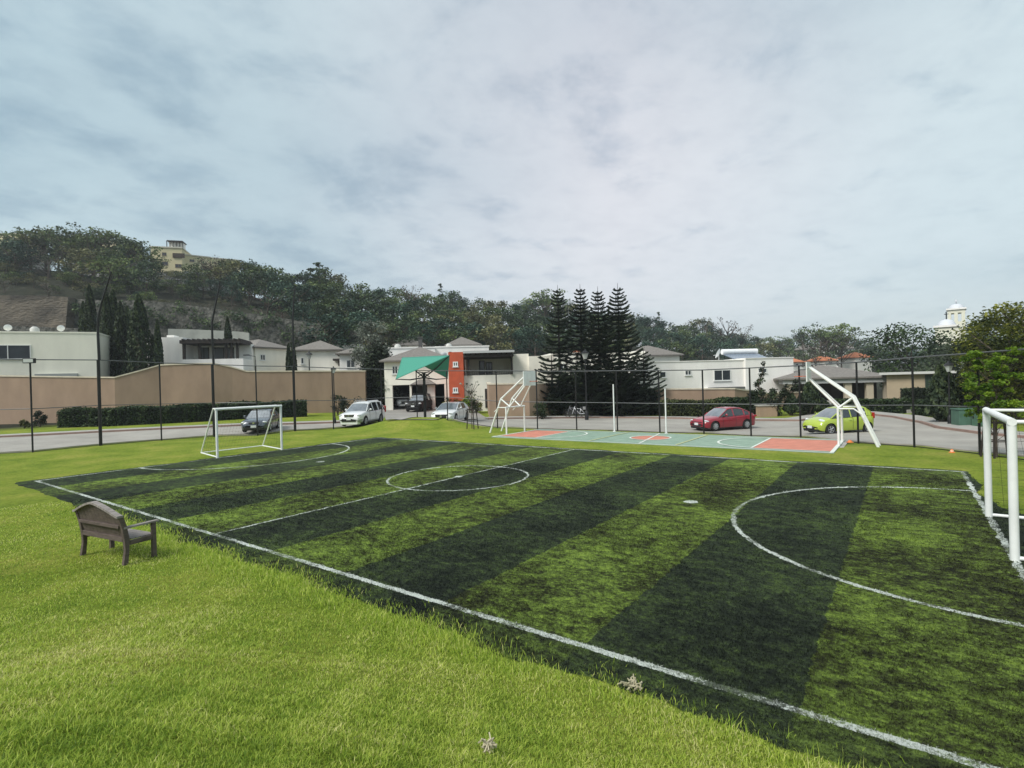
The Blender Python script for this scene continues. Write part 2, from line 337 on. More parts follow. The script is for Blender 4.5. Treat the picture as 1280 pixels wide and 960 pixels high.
# ------------------------------------------------------------------ football pitch turf (markings are part of the turf)
S_ = 2.2085; L2, W2 = S_ * 6, 7.746
def turf_material():
    m = bpy.data.materials.new('striped_turf'); m.use_nodes = True; nt = m.node_tree; L = nt.links.new
    b = nt.nodes['Principled BSDF']; b.inputs['Roughness'].default_value = .95; b.inputs['Specular IOR Level'].default_value = .08
    tc = nd(nt, 'ShaderNodeTexCoord'); P = tc.outputs['Object']; sp = nd(nt, 'ShaderNodeSeparateXYZ'); L(P, sp.inputs[0])
    def mth(op, a, b_=None, c=None):
        m_ = nd(nt, 'ShaderNodeMath', op=op)
        for i, v in enumerate((a, b_, c)):
            if v is None: continue
            if isinstance(v, (int, float)): m_.inputs[i].default_value = v
            else: L(v, m_.inputs[i])
        return m_.outputs[0]
    def noise(s, d=5, r=.6, off=0, st=(1, 1, 1)):
        mp = nd(nt, 'ShaderNodeMapping'); mp.inputs['Location'].default_value = (off, off * 1.3, 0); mp.inputs['Scale'].default_value = st; L(P, mp.inputs[0])
        n = nd(nt, 'ShaderNodeTexNoise'); n.inputs['Scale'].default_value = s; n.inputs['Detail'].default_value = d; n.inputs['Roughness'].default_value = r; L(mp.outputs[0], n.inputs[0]); return n.outputs[0]
    def ramp(f, *cs):
        r = nd(nt, 'ShaderNodeValToRGB'); L(f, r.inputs[0]); e = r.color_ramp.elements; e[0].position, e[0].color = cs[0][0], (*cs[0][1], 1); e[1].position, e[1].color = cs[-1][0], (*cs[-1][1], 1)
        for p, c in cs[1:-1]: x = e.new(p); x.color = (*c, 1)
        return r.outputs[0]
    wx = mth('ADD', sp.outputs[0], mth('MULTIPLY', mth('SUBTRACT', noise(4, 7, .75), .5), .26)); wy = mth('ADD', sp.outputs[1], mth('MULTIPLY', mth('SUBTRACT', noise(4, 7, .75, off=7), .5), .10))
    par = mth('LESS_THAN', mth('MODULO', mth('ADD', mth('FLOOR', mth('DIVIDE', wx, S_)), 40.0), 2.0), .5)     # 1 = dark stripe
    fine = noise(20, 10, .80, 3, (.85, 1.1, 1)); clump = noise(3.6, 7, .74, 11, (.8, 1.25, 1)); patch = noise(.42, 3, .5, 5)
    cf = mth('ADD', mth('MULTIPLY', fine, .62), mth('ADD', mth('MULTIPLY', clump, .50), mth('SUBTRACT', mth('MULTIPLY', patch, .30), .14)))
    dark = ramp(cf, (.46, (.009, .012, .010)), (.54, (.020, .027, .018)), (.60, (.034, .048, .024)), (.68, (.070, .105, .032)))
    light = ramp(cf, (.475, (.013, .015, .010)), (.54, (.038, .046, .016)), (.595, (.080, .118, .027)), (.68, (.185, .265, .047)))
    mx = nd(nt, 'ShaderNodeMixRGB'); L(par, mx.inputs[0]); L(light, mx.inputs[1]); L(dark, mx.inputs[2])
    # outside the touchline the turf is plain dark
    out = mth('MAXIMUM', mth('GREATER_THAN', mth('ABSOLUTE', wy), W2 + .02), mth('GREATER_THAN', mth('ABSOLUTE', wx), L2 + .02))
    mo = nd(nt, 'ShaderNodeMixRGB'); L(mth('MULTIPLY', out, .55), mo.inputs[0]); L(mx.outputs[0], mo.inputs[1]); L(dark, mo.inputs[2])
    # clearer green at the far right corner
    # markings
    def band(v, c, w): return mth('LESS_THAN', mth('ABSOLUTE', mth('SUBTRACT', v, c)), w)
    ax, ay = mth('ABSOLUTE', wx), mth('ABSOLUTE', wy)
    inx, iny = mth('LESS_THAN', ax, L2 + .05), mth('LESS_THAN', ay, W2 + .05)
    touch = mth('MULTIPLY', band(ay, W2, .05), inx); goal = mth('MULTIPLY', band(ax, L2, .05), iny); half = mth('MULTIPLY', band(wx, 0, .03), iny)
    rr = mth('SQRT', mth('ADD', mth('MULTIPLY', wx, wx), mth('MULTIPLY', wy, wy)))
    circ = mth('MAXIMUM', band(rr, 2.283, .04), mth('LESS_THAN', rr, .13))
    gx = mth('SUBTRACT', ax, L2); gr = mth('SQRT', mth('ADD', mth('MULTIPLY', gx, gx), mth('MULTIPLY', wy, wy)))
    arc = mth('MULTIPLY', band(gr, 4.52, .045), inx)
    sx = mth('SUBTRACT', ax, 7.61); sr = mth('SQRT', mth('ADD', mth('MULTIPLY', sx, sx), mth('MULTIPLY', wy, wy))); spot = mth('LESS_THAN', sr, .17)
    allm = mth('MAXIMUM', mth('MAXIMUM', mth('MAXIMUM', touch, goal), mth('MAXIMUM', half, circ)), mth('MAXIMUM', arc, spot))
    wear = nd(nt, 'ShaderNodeMapRange'); L(mth('ADD', mth('MULTIPLY', noise(26, 5, .8, 2), .6), mth('MULTIPLY', noise(1.1, 3, .5, 9), .4)), wear.inputs[0])
    wear.inputs[1].default_value = .455; wear.inputs[2].default_value = .525
    # half and circle are painted thinner than the side lines
    mw = mth('MULTIPLY', allm, mth('MAXIMUM', wear.outputs[0], .12))
    ml = nd(nt, 'ShaderNodeMixRGB'); L(mw, ml.inputs[0]); L(mo.outputs[0], ml.inputs[1]); ml.inputs[2].default_value = (.50, .54, .50, 1)
    L(ml.outputs[0], b.inputs['Base Color'])
    bp = nd(nt, 'ShaderNodeBump'); bp.inputs['Strength'].default_value = 1.0; bp.inputs['Distance'].default_value = .035; L(cf, bp.inputs['Height']); L(bp.outputs[0], b.inputs['Normal'])
    return m
TM = turf_material()
def turf_ok(x, y): return (np.abs(x) < 14.1) & (y < 8.3) & (y > -9.4)
xs = np.linspace(-14.35, 15.0, 120); ys = np.linspace(-9.3, 8.25, 80); XX, YY = np.meshgrid(xs, ys)
tv = np.stack([XX.ravel(), YY.ravel(), np.full(XX.size, .014) + .006 * wob(XX.ravel(), YY.ravel(), .5)], 1)
a = np.arange(79)[:, None] * 120 + np.arange(119)[None]; tf = np.stack([a, a + 1, a + 121, a + 120], -1).reshape(-1, 4)
t = rawmesh('artificial_turf_pitch', tv, tf, TM); struct(t)

# ------------------------------------------------------------------ grass and turf blades
def blades(name, px, py, pz, hgt, wid, m, lean=.5, clump=None):
    n = len(px); th = rng.uniform(0, 2 * math.pi, n); ln = rng.uniform(.1, lean, n) * hgt; lt = rng.uniform(0, 2 * math.pi, n)
    dx, dy = np.cos(th) * wid / 2, np.sin(th) * wid / 2; lx, ly = np.cos(lt) * ln, np.sin(lt) * ln
    V = np.empty((n, 5, 3))
    V[:, 0] = np.stack([px - dx, py - dy, pz - .01], 1); V[:, 1] = np.stack([px + dx, py + dy, pz - .01], 1)
    V[:, 2] = np.stack([px + dx * .8 + lx * .35, py + dy * .8 + ly * .35, pz + hgt * .6], 1); V[:, 3] = np.stack([px - dx * .8 + lx * .35, py - dy * .8 + ly * .35, pz + hgt * .6], 1)
    V[:, 4] = np.stack([px + lx, py + ly, pz + hgt], 1)
    b = np.arange(n) * 5
    f = np.concatenate([np.stack([b, b + 1, b + 2], 1), np.stack([b, b + 2, b + 3], 1), np.stack([b + 3, b + 2, b + 4], 1)])
    cl = None if clump is None else np.repeat(clump, 5)
    return rawmesh(name, V.reshape(-1, 3), f, m, clump=cl)
def polar(n, r0, r1, a0=-52, a1=52):
    r = np.exp(rng.uniform(math.log(r0), math.log(r1), n)); a = np.radians(rng.uniform(a0, a1, n))
    X, Y = r * np.sin(a), r * np.cos(a)
    return CAM[0] + X * R2[0] + Y * F2[0], CAM[1] + X * R2[1] + Y * F2[1], r
lawnleaf = leafmat('lawn_grass_blades', [(.10, .175, .020), (.25, .36, .042), (.44, .52, .085), (.64, .60, .28)], .40, .6)
px, py, pr = polar(760000, 1.3, 20, -58, 58)
h = H(px, py); keep = (h > .03) & (py < -7.6) | ((px < -13.7) & (py < 8)); px, py, pr, h = px[keep], py[keep], pr[keep], h[keep]
def tuft(x, y): return np.clip(.5 + .5 * wob(x + 3, y, .9) + .5 * wob(x * 1.3, y + 5, 3.1), 0, 1.4)
cl = np.clip(.54 + .34 * wob(px, py, .4) + .24 * wob(px + 9, py, 2.6) + rng.normal(0, .16, len(px)), 0, 1)
hg = (.014 + .022 * rng.random(len(px))) * (.65 + .6 * tuft(px, py))
o = blades('lawn_grass', px, py, h, hg, .0020 + .0009 * pr, lawnleaf, 1.9, cl); o['kind'] = 'stuff'; o['label'] = 'bright green mown lawn grass on the near bank'
# long unmown fringe hanging over the edge of the turf
n_ = 42000; px = rng.uniform(-4.5, 13, n_); ef = rng.normal(-.04, .2, n_); py = -8.42 + .13 * wob(px, np.full(n_, -8.3), .5) + ef - .1
pr = np.hypot(px - CAM[0], py - CAM[1]); dens = np.clip(.5 + .5 * wob(px, py, 1.3), .1, 1) * np.where(px > 9.5, .5, 1.0); keep = rng.random(n_) < dens; px, py, pr = px[keep], py[keep], pr[keep]
o = blades('long_edge_grass', px, py, np.maximum(H(px, py), .014), (.03 + .085 * rng.random(len(px)) ** 1.6) * (.6 + .5 * tuft(px, py)), .0024 + .0008 * pr, lawnleaf, 1.1, np.clip(.5 + rng.normal(0, .2, len(px)), 0, 1)); o['kind'] = 'stuff'; o['label'] = 'long unmown grass fringe along the near edge of the turf'
px, py, pr = polar(330000, 3.5, 20, -52, 52)
h = H(px, py); keep = (h < .02) & turf_ok(px, py); px, py, pr = px[keep], py[keep], pr[keep]
o = blades('turf_fibres', px, py, np.full(len(px), .012), .012 + .018 * rng.random(len(px)), .003 + .0009 * pr, TM, 1.6); o['kind'] = 'stuff'; o['label'] = 'short worn fibres of the striped artificial turf'

# ------------------------------------------------------------------ roads, kerbs, court
roadmat = mat('pale_concrete_road', (.29, .275, .245), .85, .16, .5, .2, 8, detail=8)
kerbmat = mat('kerb_concrete', (.27, .25, .225), .9, .15, 2)
redkerb = mat('reddish_kerb', (.24, .16, .13), .9, .15, 2)
sidemat = mat('pavement_concrete', (.31, .30, .275), .9, .12, 1.5)
def resample(pts, step):
    pts = [np.array(p[:2], float) for p in pts]; out = [pts[0]]
    for a, b in zip(pts[:-1], pts[1:]):
        n = max(1, int(np.linalg.norm(b - a) / step))
        for i in range(1, n + 1): out.append(a + (b - a) * i / n)
    return np.array(out)
def strip(name, near, far, m, lift=.03, n=120, nc=14):
    def arc(pts):
        q = resample(pts, .3); s = np.concatenate([[0], np.cumsum(np.linalg.norm(np.diff(q, axis=0), axis=1))]); t = np.linspace(0, s[-1], n)
        return np.stack([np.interp(t, s, q[:, 0]), np.interp(t, s, q[:, 1])], 1)
    A_, B_ = arc(near), arc(far); t = np.linspace(0, 1, nc)[:, None, None]
    G = A_[None] * (1 - t) + B_[None] * t; x, y = G[..., 0].ravel(), G[..., 1].ravel(); z = H(x, y) + lift
    a = np.arange(nc - 1)[:, None] * n + np.arange(n - 1)[None]; f = np.stack([a, a + 1, a + n + 1, a + n], -1).reshape(-1, 4)
    o = rawmesh(name, np.stack([x, y, z], 1), f, m); o.data.polygons.foreach_set('use_smooth', [True] * len(f)); return struct(o)
def ribbon(name, pts, w, h, m, lift=.0, par=None):     # solid kerb along a line
    q = resample(pts, .4); d = np.gradient(q, axis=0); d /= np.linalg.norm(d, axis=1)[:, None] + 1e-9; nrm = np.stack([-d[:, 1], d[:, 0]], 1)
    z = H(q[:, 0], q[:, 1]) + lift; mb = MB(); vs = []
    for i in range(len(q)):
        a, b = q[i] - nrm[i] * w / 2, q[i] + nrm[i] * w / 2
        vs += [(a[0], a[1], z[i] - .15), (a[0], a[1], z[i] + h), (b[0], b[1], z[i] + h), (b[0], b[1], z[i] - .15)]
    fs = []
    for i in range(len(q) - 1):
        for k in range(4): fs.append((i * 4 + k, i * 4 + (k + 1) % 4, i * 4 + 4 + (k + 1) % 4, i * 4 + 4 + k))
    fs += [(0, 1, 2, 3), tuple(len(vs) - 4 + k for k in (3, 2, 1, 0))]
    mb.add(vs, fs); return mb.build(name, m)
# fence post feet (lawn edge) in world
FENCE_PX = [(-60, 572), (41, 566.5), (126, 558.5), (202, 551.5), (268, 547.5), (322, 545.5), (369, 540.5), (417, 537.5), (478, 534), (522, 533), (560, 535), (622, 536), (672, 536.5), (721, 537.5), (772, 539.2), (825, 541.2), (880, 543.3), (939, 545.5), (1001, 548), (1073, 553.5), (1143, 560.5), (1225, 570), (1330, 584)]
FP = [at(u, v, 0)[:2] for u, v in FENCE_PX]
FP[4] = at(268, 547, 0)[:2]
def offs(pts, d):
    q = np.array(pts); g_ = np.gradient(q, axis=0); g_ /= np.linalg.norm(g_, axis=1)[:, None]; n_ = np.stack([-g_[:, 1], g_[:, 0]], 1); return q + n_ * d
near = offs(FP, .9)
FAR_PX = [(-150, 555), (0, 547.5), (100, 542.5), (200, 537.5), (300, 533), (400, 530), (455, 528), (500, 526), (610, 524.8), (660, 524), (750, 523), (850, 524), (940, 526.5), (999, 527), (1040, 520.5), (1080, 518), (1117, 522.5), (1150, 529), (1172, 536), (1230, 544), (1280, 548.5), (1400, 562)]
far = [gp(u, v)[:2] for u, v in FAR_PX]
strip('road', near, far, roadmat, .035, 200, 18)
struct(ribbon('near_kerb', near, .18, .05, kerbmat))
ka = [gp(u, v)[:2] for u, v in FAR_PX[:7]]; kb = [gp(u, v)[:2] for u, v in FAR_PX[8:]]
struct(ribbon('kerb', ka, .2, .15, redkerb)); struct(ribbon('kerb', kb, .2, .15, redkerb))
struct(strip('pavement', offs(ka, .12), offs(ka, 1.5), sidemat, .12, 100, 6)); struct(strip('pavement', offs(kb, .12), offs(kb, 1.6), sidemat, .12, 160, 6))
drive = strip('driveway', [gp(484, 527)[:2], gp(545, 526)[:2], gp(612, 525)[:2]], [GD(478, 60)[:2], GD(535, 60)[:2], GD(585, 60)[:2]], mat('driveway_concrete', (.25, .24, .22), .9, .12, .8), .06, 30, 14)

def court_material():
    m = bpy.data.materials.new('painted_sports_court'); m.use_nodes = True; nt = m.node_tree; L = nt.links.new
    b = nt.nodes['Principled BSDF']; b.inputs['Roughness'].default_value = .7
    tc = nd(nt, 'ShaderNodeTexCoord'); n = nd(nt, 'ShaderNodeTexNoise'); n.inputs['Scale'].default_value = 2.5; n.inputs['Detail'].default_value = 8; L(tc.outputs['Object'], n.inputs[0])
    r = nd(nt, 'ShaderNodeValToRGB'); L(n.outputs[0], r.inputs[0]); r.color_ramp.elements[0].position = .3; r.color_ramp.elements[1].position = .7
    r.color_ramp.elements[0].color = (.18, .26, .20, 1); r.color_ramp.elements[1].color = (.25, .35, .27, 1); L(r.outputs[0], b.inputs['Base Color']); return m
CM = court_material()
court = thing('sports_court', 'small painted green and orange multi-sport court beyond the pitch', 'sports court', (1.45, 12.8, 0))
court['kind'] = 'structure'
del court['category'], court['label']
cm = MB(); cm.box((1.45, 12.8, .01), (16.5, 5.0, .10)); cs = cm.build('court_slab', CM, court, world=True)
def sheet(name, poly, z, m, par):
    mb = MB(); mb.add([(x, y, z) for x, y in poly], [tuple(range(len(poly)))]); return mb.build(name, m, par, world=True)
orangep = mat('orange_court_paint', (.50, .185, .125), .75, .14, 2); whitep = mat('white_line_paint', (.62, .66, .60), .7, .08, 5); yellowp = mat('yellow_line_paint', (.48, .50, .24), .7, .1, 5)
LZ = [0.0]
def ln(mb, a, b, w, z):
    LZ[0] = (LZ[0] + .0004) % .006; z += LZ[0]
    a, b = np.array(a), np.array(b); d = (b - a) / np.linalg.norm(b - a); n_ = np.array([-d[1], d[0]]) * w / 2
    mb.add([(*(a - n_), z), (*(b - n_), z), (*(b + n_), z), (*(a + n_), z)], [(0, 1, 2, 3)])
Zc = .064
sheet('key_area', [(6.75, 10.75), (9.55, 10.75), (9.55, 14.75), (6.75, 14.75)], Zc, orangep, court)
sheet('key_area', [(-6.6, 10.9), (-4.2, 10.9), (-4.2, 14.5), (-6.6, 14.5)], Zc, orangep, court)
mb = MB(); mb.add([(1.45 + .95 * math.cos(t), 12.9 + .95 * math.sin(t), Zc) for t in np.linspace(0, 2 * math.pi, 40, endpoint=False)], [tuple(range(40))]); mb.build('centre_disc', orangep, court, world=True)
mb = MB(); z = Zc + .004
ln(mb, (-6.75, 10.35), (9.65, 10.35), .09, z); ln(mb, (-6.75, 15.22), (9.65, 15.22), .09, z); ln(mb, (9.62, 10.4), (9.62, 15.17), .14, z); ln(mb, (-6.72, 10.4), (-6.72, 15.17), .14, z)
z += .004
ln(mb, (1.9, 10.4), (1.1, 15.17), .09, z)
for x0, s in ((6.7, -1), (-4.15, 1)):
    ln(mb, (x0, 10.7), (x0, 14.8), .09, z)
    ln(mb, (x0, 10.7), (x0 - s * 2.8, 10.7), .07, z); ln(mb, (x0, 14.8), (x0 - s * 2.8, 14.8), .07, z)
    z2 = z + .004; c0 = (x0, 12.75)
    for i in range(24):
        t0, t1 = math.pi * (-.5 + i / 24), math.pi * (-.5 + (i + 1) / 24)
        ln(mb, (x0 + s * 1.8 * math.cos(t0), 12.75 + 1.95 * math.sin(t0)), (x0 + s * 1.8 * math.cos(t1), 12.75 + 1.95 * math.sin(t1)), .1, z2)
for i in range(36):
    t0, t1 = 2 * math.pi * i / 36, 2 * math.pi * (i + 1) / 36
    ln(mb, (1.45 + 1.0 * math.cos(t0), 12.9 + 1.0 * math.sin(t0)), (1.45 + 1.0 * math.cos(t1), 12.9 + 1.0 * math.sin(t1)), .09, z + .006)
mb.build('white_line_marking', whitep, court, world=True)
mb = MB()
for x in (3.62, -.72): ln(mb, (x, 10.4), (x + .02, 15.17), .09, z + .008)
mb.build('yellow_line_marking', yellowp, court, world=True)
mb = MB(); mb.box((1.45, 12.8, -.015), (16.8, 5.3, .10)); mb.build('court_edging', concrete, court, world=True)

# ------------------------------------------------------------------ facades
class Fac:
    """vertical plane through two ground points given as bearing + distance; out > 0 is towards the viewer"""
    def __init__(s, uA, DA, uB, DB):
        s.a = P2(uA, DA); b = P2(uB, DB); s.d = (b - s.a); s.len = float(np.linalg.norm(s.d)); s.d = s.d / s.len
        s.n = np.array([s.d[1], -s.d[0]])
        if np.dot(CAM[:2] - s.a, s.n) < 0: s.n = -s.n
        s.rot = math.atan2(s.d[1], s.d[0])
    def hit(s, u, v, out=0.0):
        r = ray(u, v); o = s.a + s.n * out; t = np.dot(o - CAM[:2], s.n) / np.dot(r[:2], s.n); p = CAM + r * t
        return float(np.dot(p[:2] - s.a, s.d)), float(p[2])
    def box(s, mb, s0, s1, z0, z1, o0, o1, mi=0):
        c = s.a + s.d * (s0 + s1) / 2 + s.n * (o0 + o1) / 2
        mb.box((c[0], c[1], (z0 + z1) / 2), (abs(s1 - s0), abs(o1 - o0), abs(z1 - z0)), s.rot, mi)
    def pbox(s, mb, u0, v0, u1, v1, o0, o1, mi=0):       # by picture rectangle on the plane
        a = s.hit(u0, v0); b = s.hit(u1, v1); s.box(mb, a[0], b[0], b[1], a[1], o0, o1, mi)
    def pt(s, q, z, out=0): p = s.a + s.d * q + s.n * out; return (p[0], p[1], z)
    def ground(s, q=0): p = s.a + s.d * q; return Hs(p[0], p[1])
def window(par, fac, u0, v0, u1, v1, out=0.0, panes=2, glass=None, fw=.07, fr=None):
    (s0, z1), (s1, z0) = fac.hit(u0, v0), fac.hit(u1, v1)
    mb = MB(); f = fw
    fac.box(mb, s0, s1, z1 - f, z1, out + .0, out + .06); fac.box(mb, s0, s1, z0, z0 + f, out, out + .06)
    fac.box(mb, s0, s0 + f, z0 + f, z1 - f, out, out + .06); fac.box(mb, s1 - f, s1, z0 + f, z1 - f, out, out + .06)
    for k in range(1, panes): c = s0 + (s1 - s0) * k / panes; fac.box(mb, c - f / 2, c + f / 2, z0 + f, z1 - f, out, out + .055)
    w = mb.build('window', fr or frameal, par, world=True)
    mb = MB(); fac.box(mb, s0 + f * .9, s1 - f * .9, z0 + f * .9, z1 - f * .9, out - .0, out + .02); mb.build('pane', glass or glassdark, w, world=True)
    mb = MB(); fac.box(mb, s0 - .06, s1 + .06, z0 - .07, z0 - .003, out, out + .10); mb.build('sill', fr or frameal, w, world=True)
    return w
def hiproof(par, fac, s0, s1, dep, z, pitch, over=.45, m=None, name='roof', o_front=0.0):
    mb = MB(); a = [fac.pt(s0 - over, z, o_front + over), fac.pt(s1 + over, z, o_front + over), fac.pt(s1 + over, z, -dep - over), fac.pt(s0 - over, z, -dep - over)]
    w = s1 - s0 + 2 * over; d = dep + o_front + 2 * over; h_ = min(w, d) / 2
    if w >= d: r = [fac.pt(s0 - over + h_, z + h_ * pitch, (o_front - dep) / 2), fac.pt(s1 + over - h_, z + h_ * pitch, (o_front - dep) / 2)]
    else: r = [fac.pt((s0 + s1) / 2, z + h_ * pitch, o_front + over - h_), fac.pt((s0 + s1) / 2, z + h_ * pitch, -dep - over + h_)]
    lo = [(p[0], p[1], p[2] - .16) for p in a]
    if w >= d: fs = [(0, 1, 5, 4), (1, 2, 5), (2, 3, 4, 5), (3, 0, 4)]
    else: fs = [(0, 1, 4), (1, 2, 5, 4), (2, 3, 5), (3, 0, 4, 5)]
    mb.add(a + r + lo, fs + [(0, 6, 7, 1), (1, 7, 8, 2), (2, 8, 9, 3), (3, 9, 6, 0), (9, 8, 7, 6)])
    return mb.build(name, m or roofgrey, par, world=True)
def house(name, label, cat, fac, group=None):
    p = fac.pt(fac.len / 2, fac.ground(fac.len / 2)); return thing(name, label, cat, p, 0, group)
def satdish(label, p, rot=0, s=1.0, group='satellite dishes on the flat roofs'):
    t = thing('satellite_dish', label, 'satellite dish', p, rot, group)
    mb = MB(); mb.lathe([(0.001, .0), (.18 * s, .02 * s), (.33 * s, .07 * s), (.45 * s, .15 * s), (.46 * s, .16 * s)], n=18, axis='y')
    d = mb.build('dish', whiteplastic, t, smooth=True); d.location = (0, .0, .62 * s); d.rotation_euler = (R(25), 0, 0)
    mb = MB(); mb.tube([(0, .05, 0), (0, .05, .55 * s)], .03, 6); mb.tube([(0, 0.05, .62 * s), (0, .5 * s, .5 * s)], .02, 5); mb.build('mast', whiteplastic, t); return t
def watertank(label, p, s=1.0, group=None):
    t = thing('water_tank', label, 'water tank', p, 0, group)
    mb = MB(); mb.lathe([(.001, 0), (.5 * s, 0), (.5 * s, .7 * s), (.3 * s, .95 * s), (.2 * s, 1.0 * s), (.001, 1.0 * s)], n=16); mb.build('tank', mat('tank_plastic', (.5, .5, .47), .6), t, smooth=True, autos=40)
    mb = MB(); mb.lathe([(.001, 1.0 * s), (.2 * s, 1.0 * s), (.2 * s, 1.1 * s), (.001, 1.12 * s)], n=12); mb.build('lid', mat('tank_lid', (.1, .1, .1), .6), t); return t

# ---- boundary walls
def wallstrip(name, label, pts, th=.25, m=None, cop=True, group=None):
    """pts: (u, D, vtop)"""
    q = [(P2(u, D), ZT(u, v, D)) for u, D, v in pts]; base = np.mean([a for a, _ in q], 0)
    t = thing(name, label, 'wall', (base[0], base[1], Hs(*base)), 0, group)
    def seg(mb, lo, hi, th_):
        n = len(q); P = np.array([a for a, _ in q]); d = np.gradient(P, axis=0); d /= np.linalg.norm(d, axis=1)[:, None]; nr = np.stack([-d[:, 1], d[:, 0]], 1) * th_ / 2; vs = []; fs = []
        for i in range(n):
            z0 = lo(P[i], q[i][1]); z1 = hi(q[i][1]); a, b = P[i] - nr[i], P[i] + nr[i]
            vs += [(a[0], a[1], z0), (a[0], a[1], z1), (b[0], b[1], z1), (b[0], b[1], z0)]
        for i in range(n - 1): fs += [(i * 4 + k, i * 4 + (k + 1) % 4, i * 4 + 4 + (k + 1) % 4, i * 4 + 4 + k) for k in range(4)]
        fs += [(0, 1, 2, 3), tuple(4 * n - 4 + k for k in (3, 2, 1, 0))]; mb.add(vs, fs)
    mb = MB(); seg(mb, lambda p, z: Hs(*p) - .4, lambda z: z - .12, th); mb.build('wall_face', m or brownwall, t, world=True)
    if cop: mb = MB(); seg(mb, lambda p, z: z - .12, lambda z: z, th + .12); mb.build('coping', coping, t, world=True)
    return t
wallstrip('boundary_wall', 'long tan plastered wall with cream coping that rises in a hump, left of the road', [(-330, 46, 468), (-80, 46.5, 468.5), (0, 47, 469), (70, 47.2, 470), (144, 47.5, 471), (172, 48.2, 463.5), (201, 49, 455.5), (235, 49.5, 454), (268, 50, 453.5), (290, 50.7, 458), (309, 51.2, 463.5), (380, 53, 463.2), (455, 55, 463), (461, 62, 464)])
wallstrip('boundary_wall', 'short tan wall behind the left basketball frame, beside the terrace house', [(610, 52, 478), (612, 46.5, 479.2), (660, 46.8, 478.5), (690, 49.5, 478.5), (705, 53, 480), (760, 54, 483), (812, 52.5, 486)])
wallstrip('boundary_wall', 'tan garden wall behind the hedge and the red car', [(800, 51.5, 487), (825, 49.5, 485.5), (880, 49.2, 485.2), (917, 49, 485), (935, 50, 487.5), (958, 52, 491), (1000, 54, 489)])
wallstrip('perimeter_wall', 'pale grey block wall high on the slope behind the white terrace house', [(212, 76, 410), (250, 77, 411), (300, 78, 413.5), (313, 78, 415)], m=mat('grey_block', (.36, .37, .33), .9, .15, .6), cop=False)

# ---- retaining structures on the hillside (low slabs following the slope)
def slopewall(name, label, pts, m, th=1.2):
    q = [(P2(u, D), ZT(u, vt, D), ZT(u, vb, D)) for u, D, vt, vb in pts]; base = np.mean([a for a, _, _ in q], 0); mb = MB(); n = len(q); vs = []; fs = []
    P = np.array([a for a, _, _ in q]); d = np.gradient(P, axis=0); d /= np.linalg.norm(d, axis=1)[:, None]; nr = np.stack([-d[:, 1], d[:, 0]], 1)
    sg = 1 if np.dot(nr[0], CAM[:2] - P[0]) < 0 else -1
    for i in range(n):
        a, b = P[i], P[i] + nr[i] * sg * 3.0; e = P[i] - nr[i] * sg * th
        vs += [(e[0], e[1], q[i][2] - 2), (a[0], a[1], q[i][1]), (b[0], b[1], q[i][1]), (b[0], b[1], q[i][2] - 2)]
    for i in range(n - 1): fs += [(i * 4 + k, i * 4 + (k + 1) % 4, i * 4 + 4 + (k + 1) % 4, i * 4 + 4 + k) for k in range(4)]
    fs += [(0, 1, 2, 3), tuple(4 * n - 4 + k for k in (3, 2, 1, 0))]; mb.add(vs, fs)
    o = mb.build(name, m); return tag(o, label, 'retaining wall')
slopewall('retaining_wall', 'weathered tan rock face cut into the hillside above the left house', [(-200, 77, 369, 420), (-60, 77.5, 369, 420), (0, 78, 369, 420), (45, 78.5, 369, 420), (88, 79, 371, 420)], rockmat)
slopewall('retaining_wall', 'long dark rubble stone retaining wall on the hillside behind the cypresses', [(89, 80.5, 373, 440), (120, 80.8, 375, 440), (150, 81, 376, 440), (180, 81.4, 375, 440), (210, 82, 378, 442), (235, 82.4, 381, 442), (262, 82.8, 384, 442), (296, 83, 390, 445), (330, 83.5, 393, 445), (370, 84.5, 400, 446), (400, 85, 404, 446), (450, 86, 414, 447)], stonemat)
slopewall('retaining_wall', 'lower dark stone terrace wall between the rock face and the left house roof', [(-200, 70, 407, 440), (0, 71, 407, 438), (60, 71.5, 409, 438), (118, 72, 411, 438)], stonemat, .6)

# ---- house A (left edge)
f = Fac(-60, 51, 123, 55.5); h_ = house('flat_roofed_house', 'pale green flat roofed house behind the tan wall at the left edge', 'house', f)
zt = f.hit(60, 416.5)[1]; mb = MB(); f.box(mb, -8, f.len, f.ground() - 1, zt, -9, 0); mb.build('wall', greenish, h_, world=True)
mb = MB(); f.box(mb, -8.05, f.len + .05, zt - .002, zt + .16, -.3, .05); f.box(mb, f.len - .25, f.len + .05, zt, zt + .16, -9.05, -.302); mb.build('parapet', greenish, h_, world=True)
window(h_, f, -20, 431, 39, 449, panes=2)
mb = MB(); f.pbox(mb, 45, 467.5, 98, 472, .0, .35); mb.build('ledge', mat('grey_ledge', (.33, .35, .33), .8), h_, world=True)
for u, v, l in ((3, 414, 'white satellite dish at the left edge of the pale green house roof'), (71, 415, 'white satellite dish near the right end of the pale green house roof')):
    s_, z_ = f.hit(u, v); satdish(l, f.pt(s_, zt + .15, -1.2), f.rot + .5, .72)
s_, z_ = f.hit(35, 414); watertank('small rounded water tank on the pale green house roof between two dishes', f.pt(s_, zt + .0, -1.6), .8)
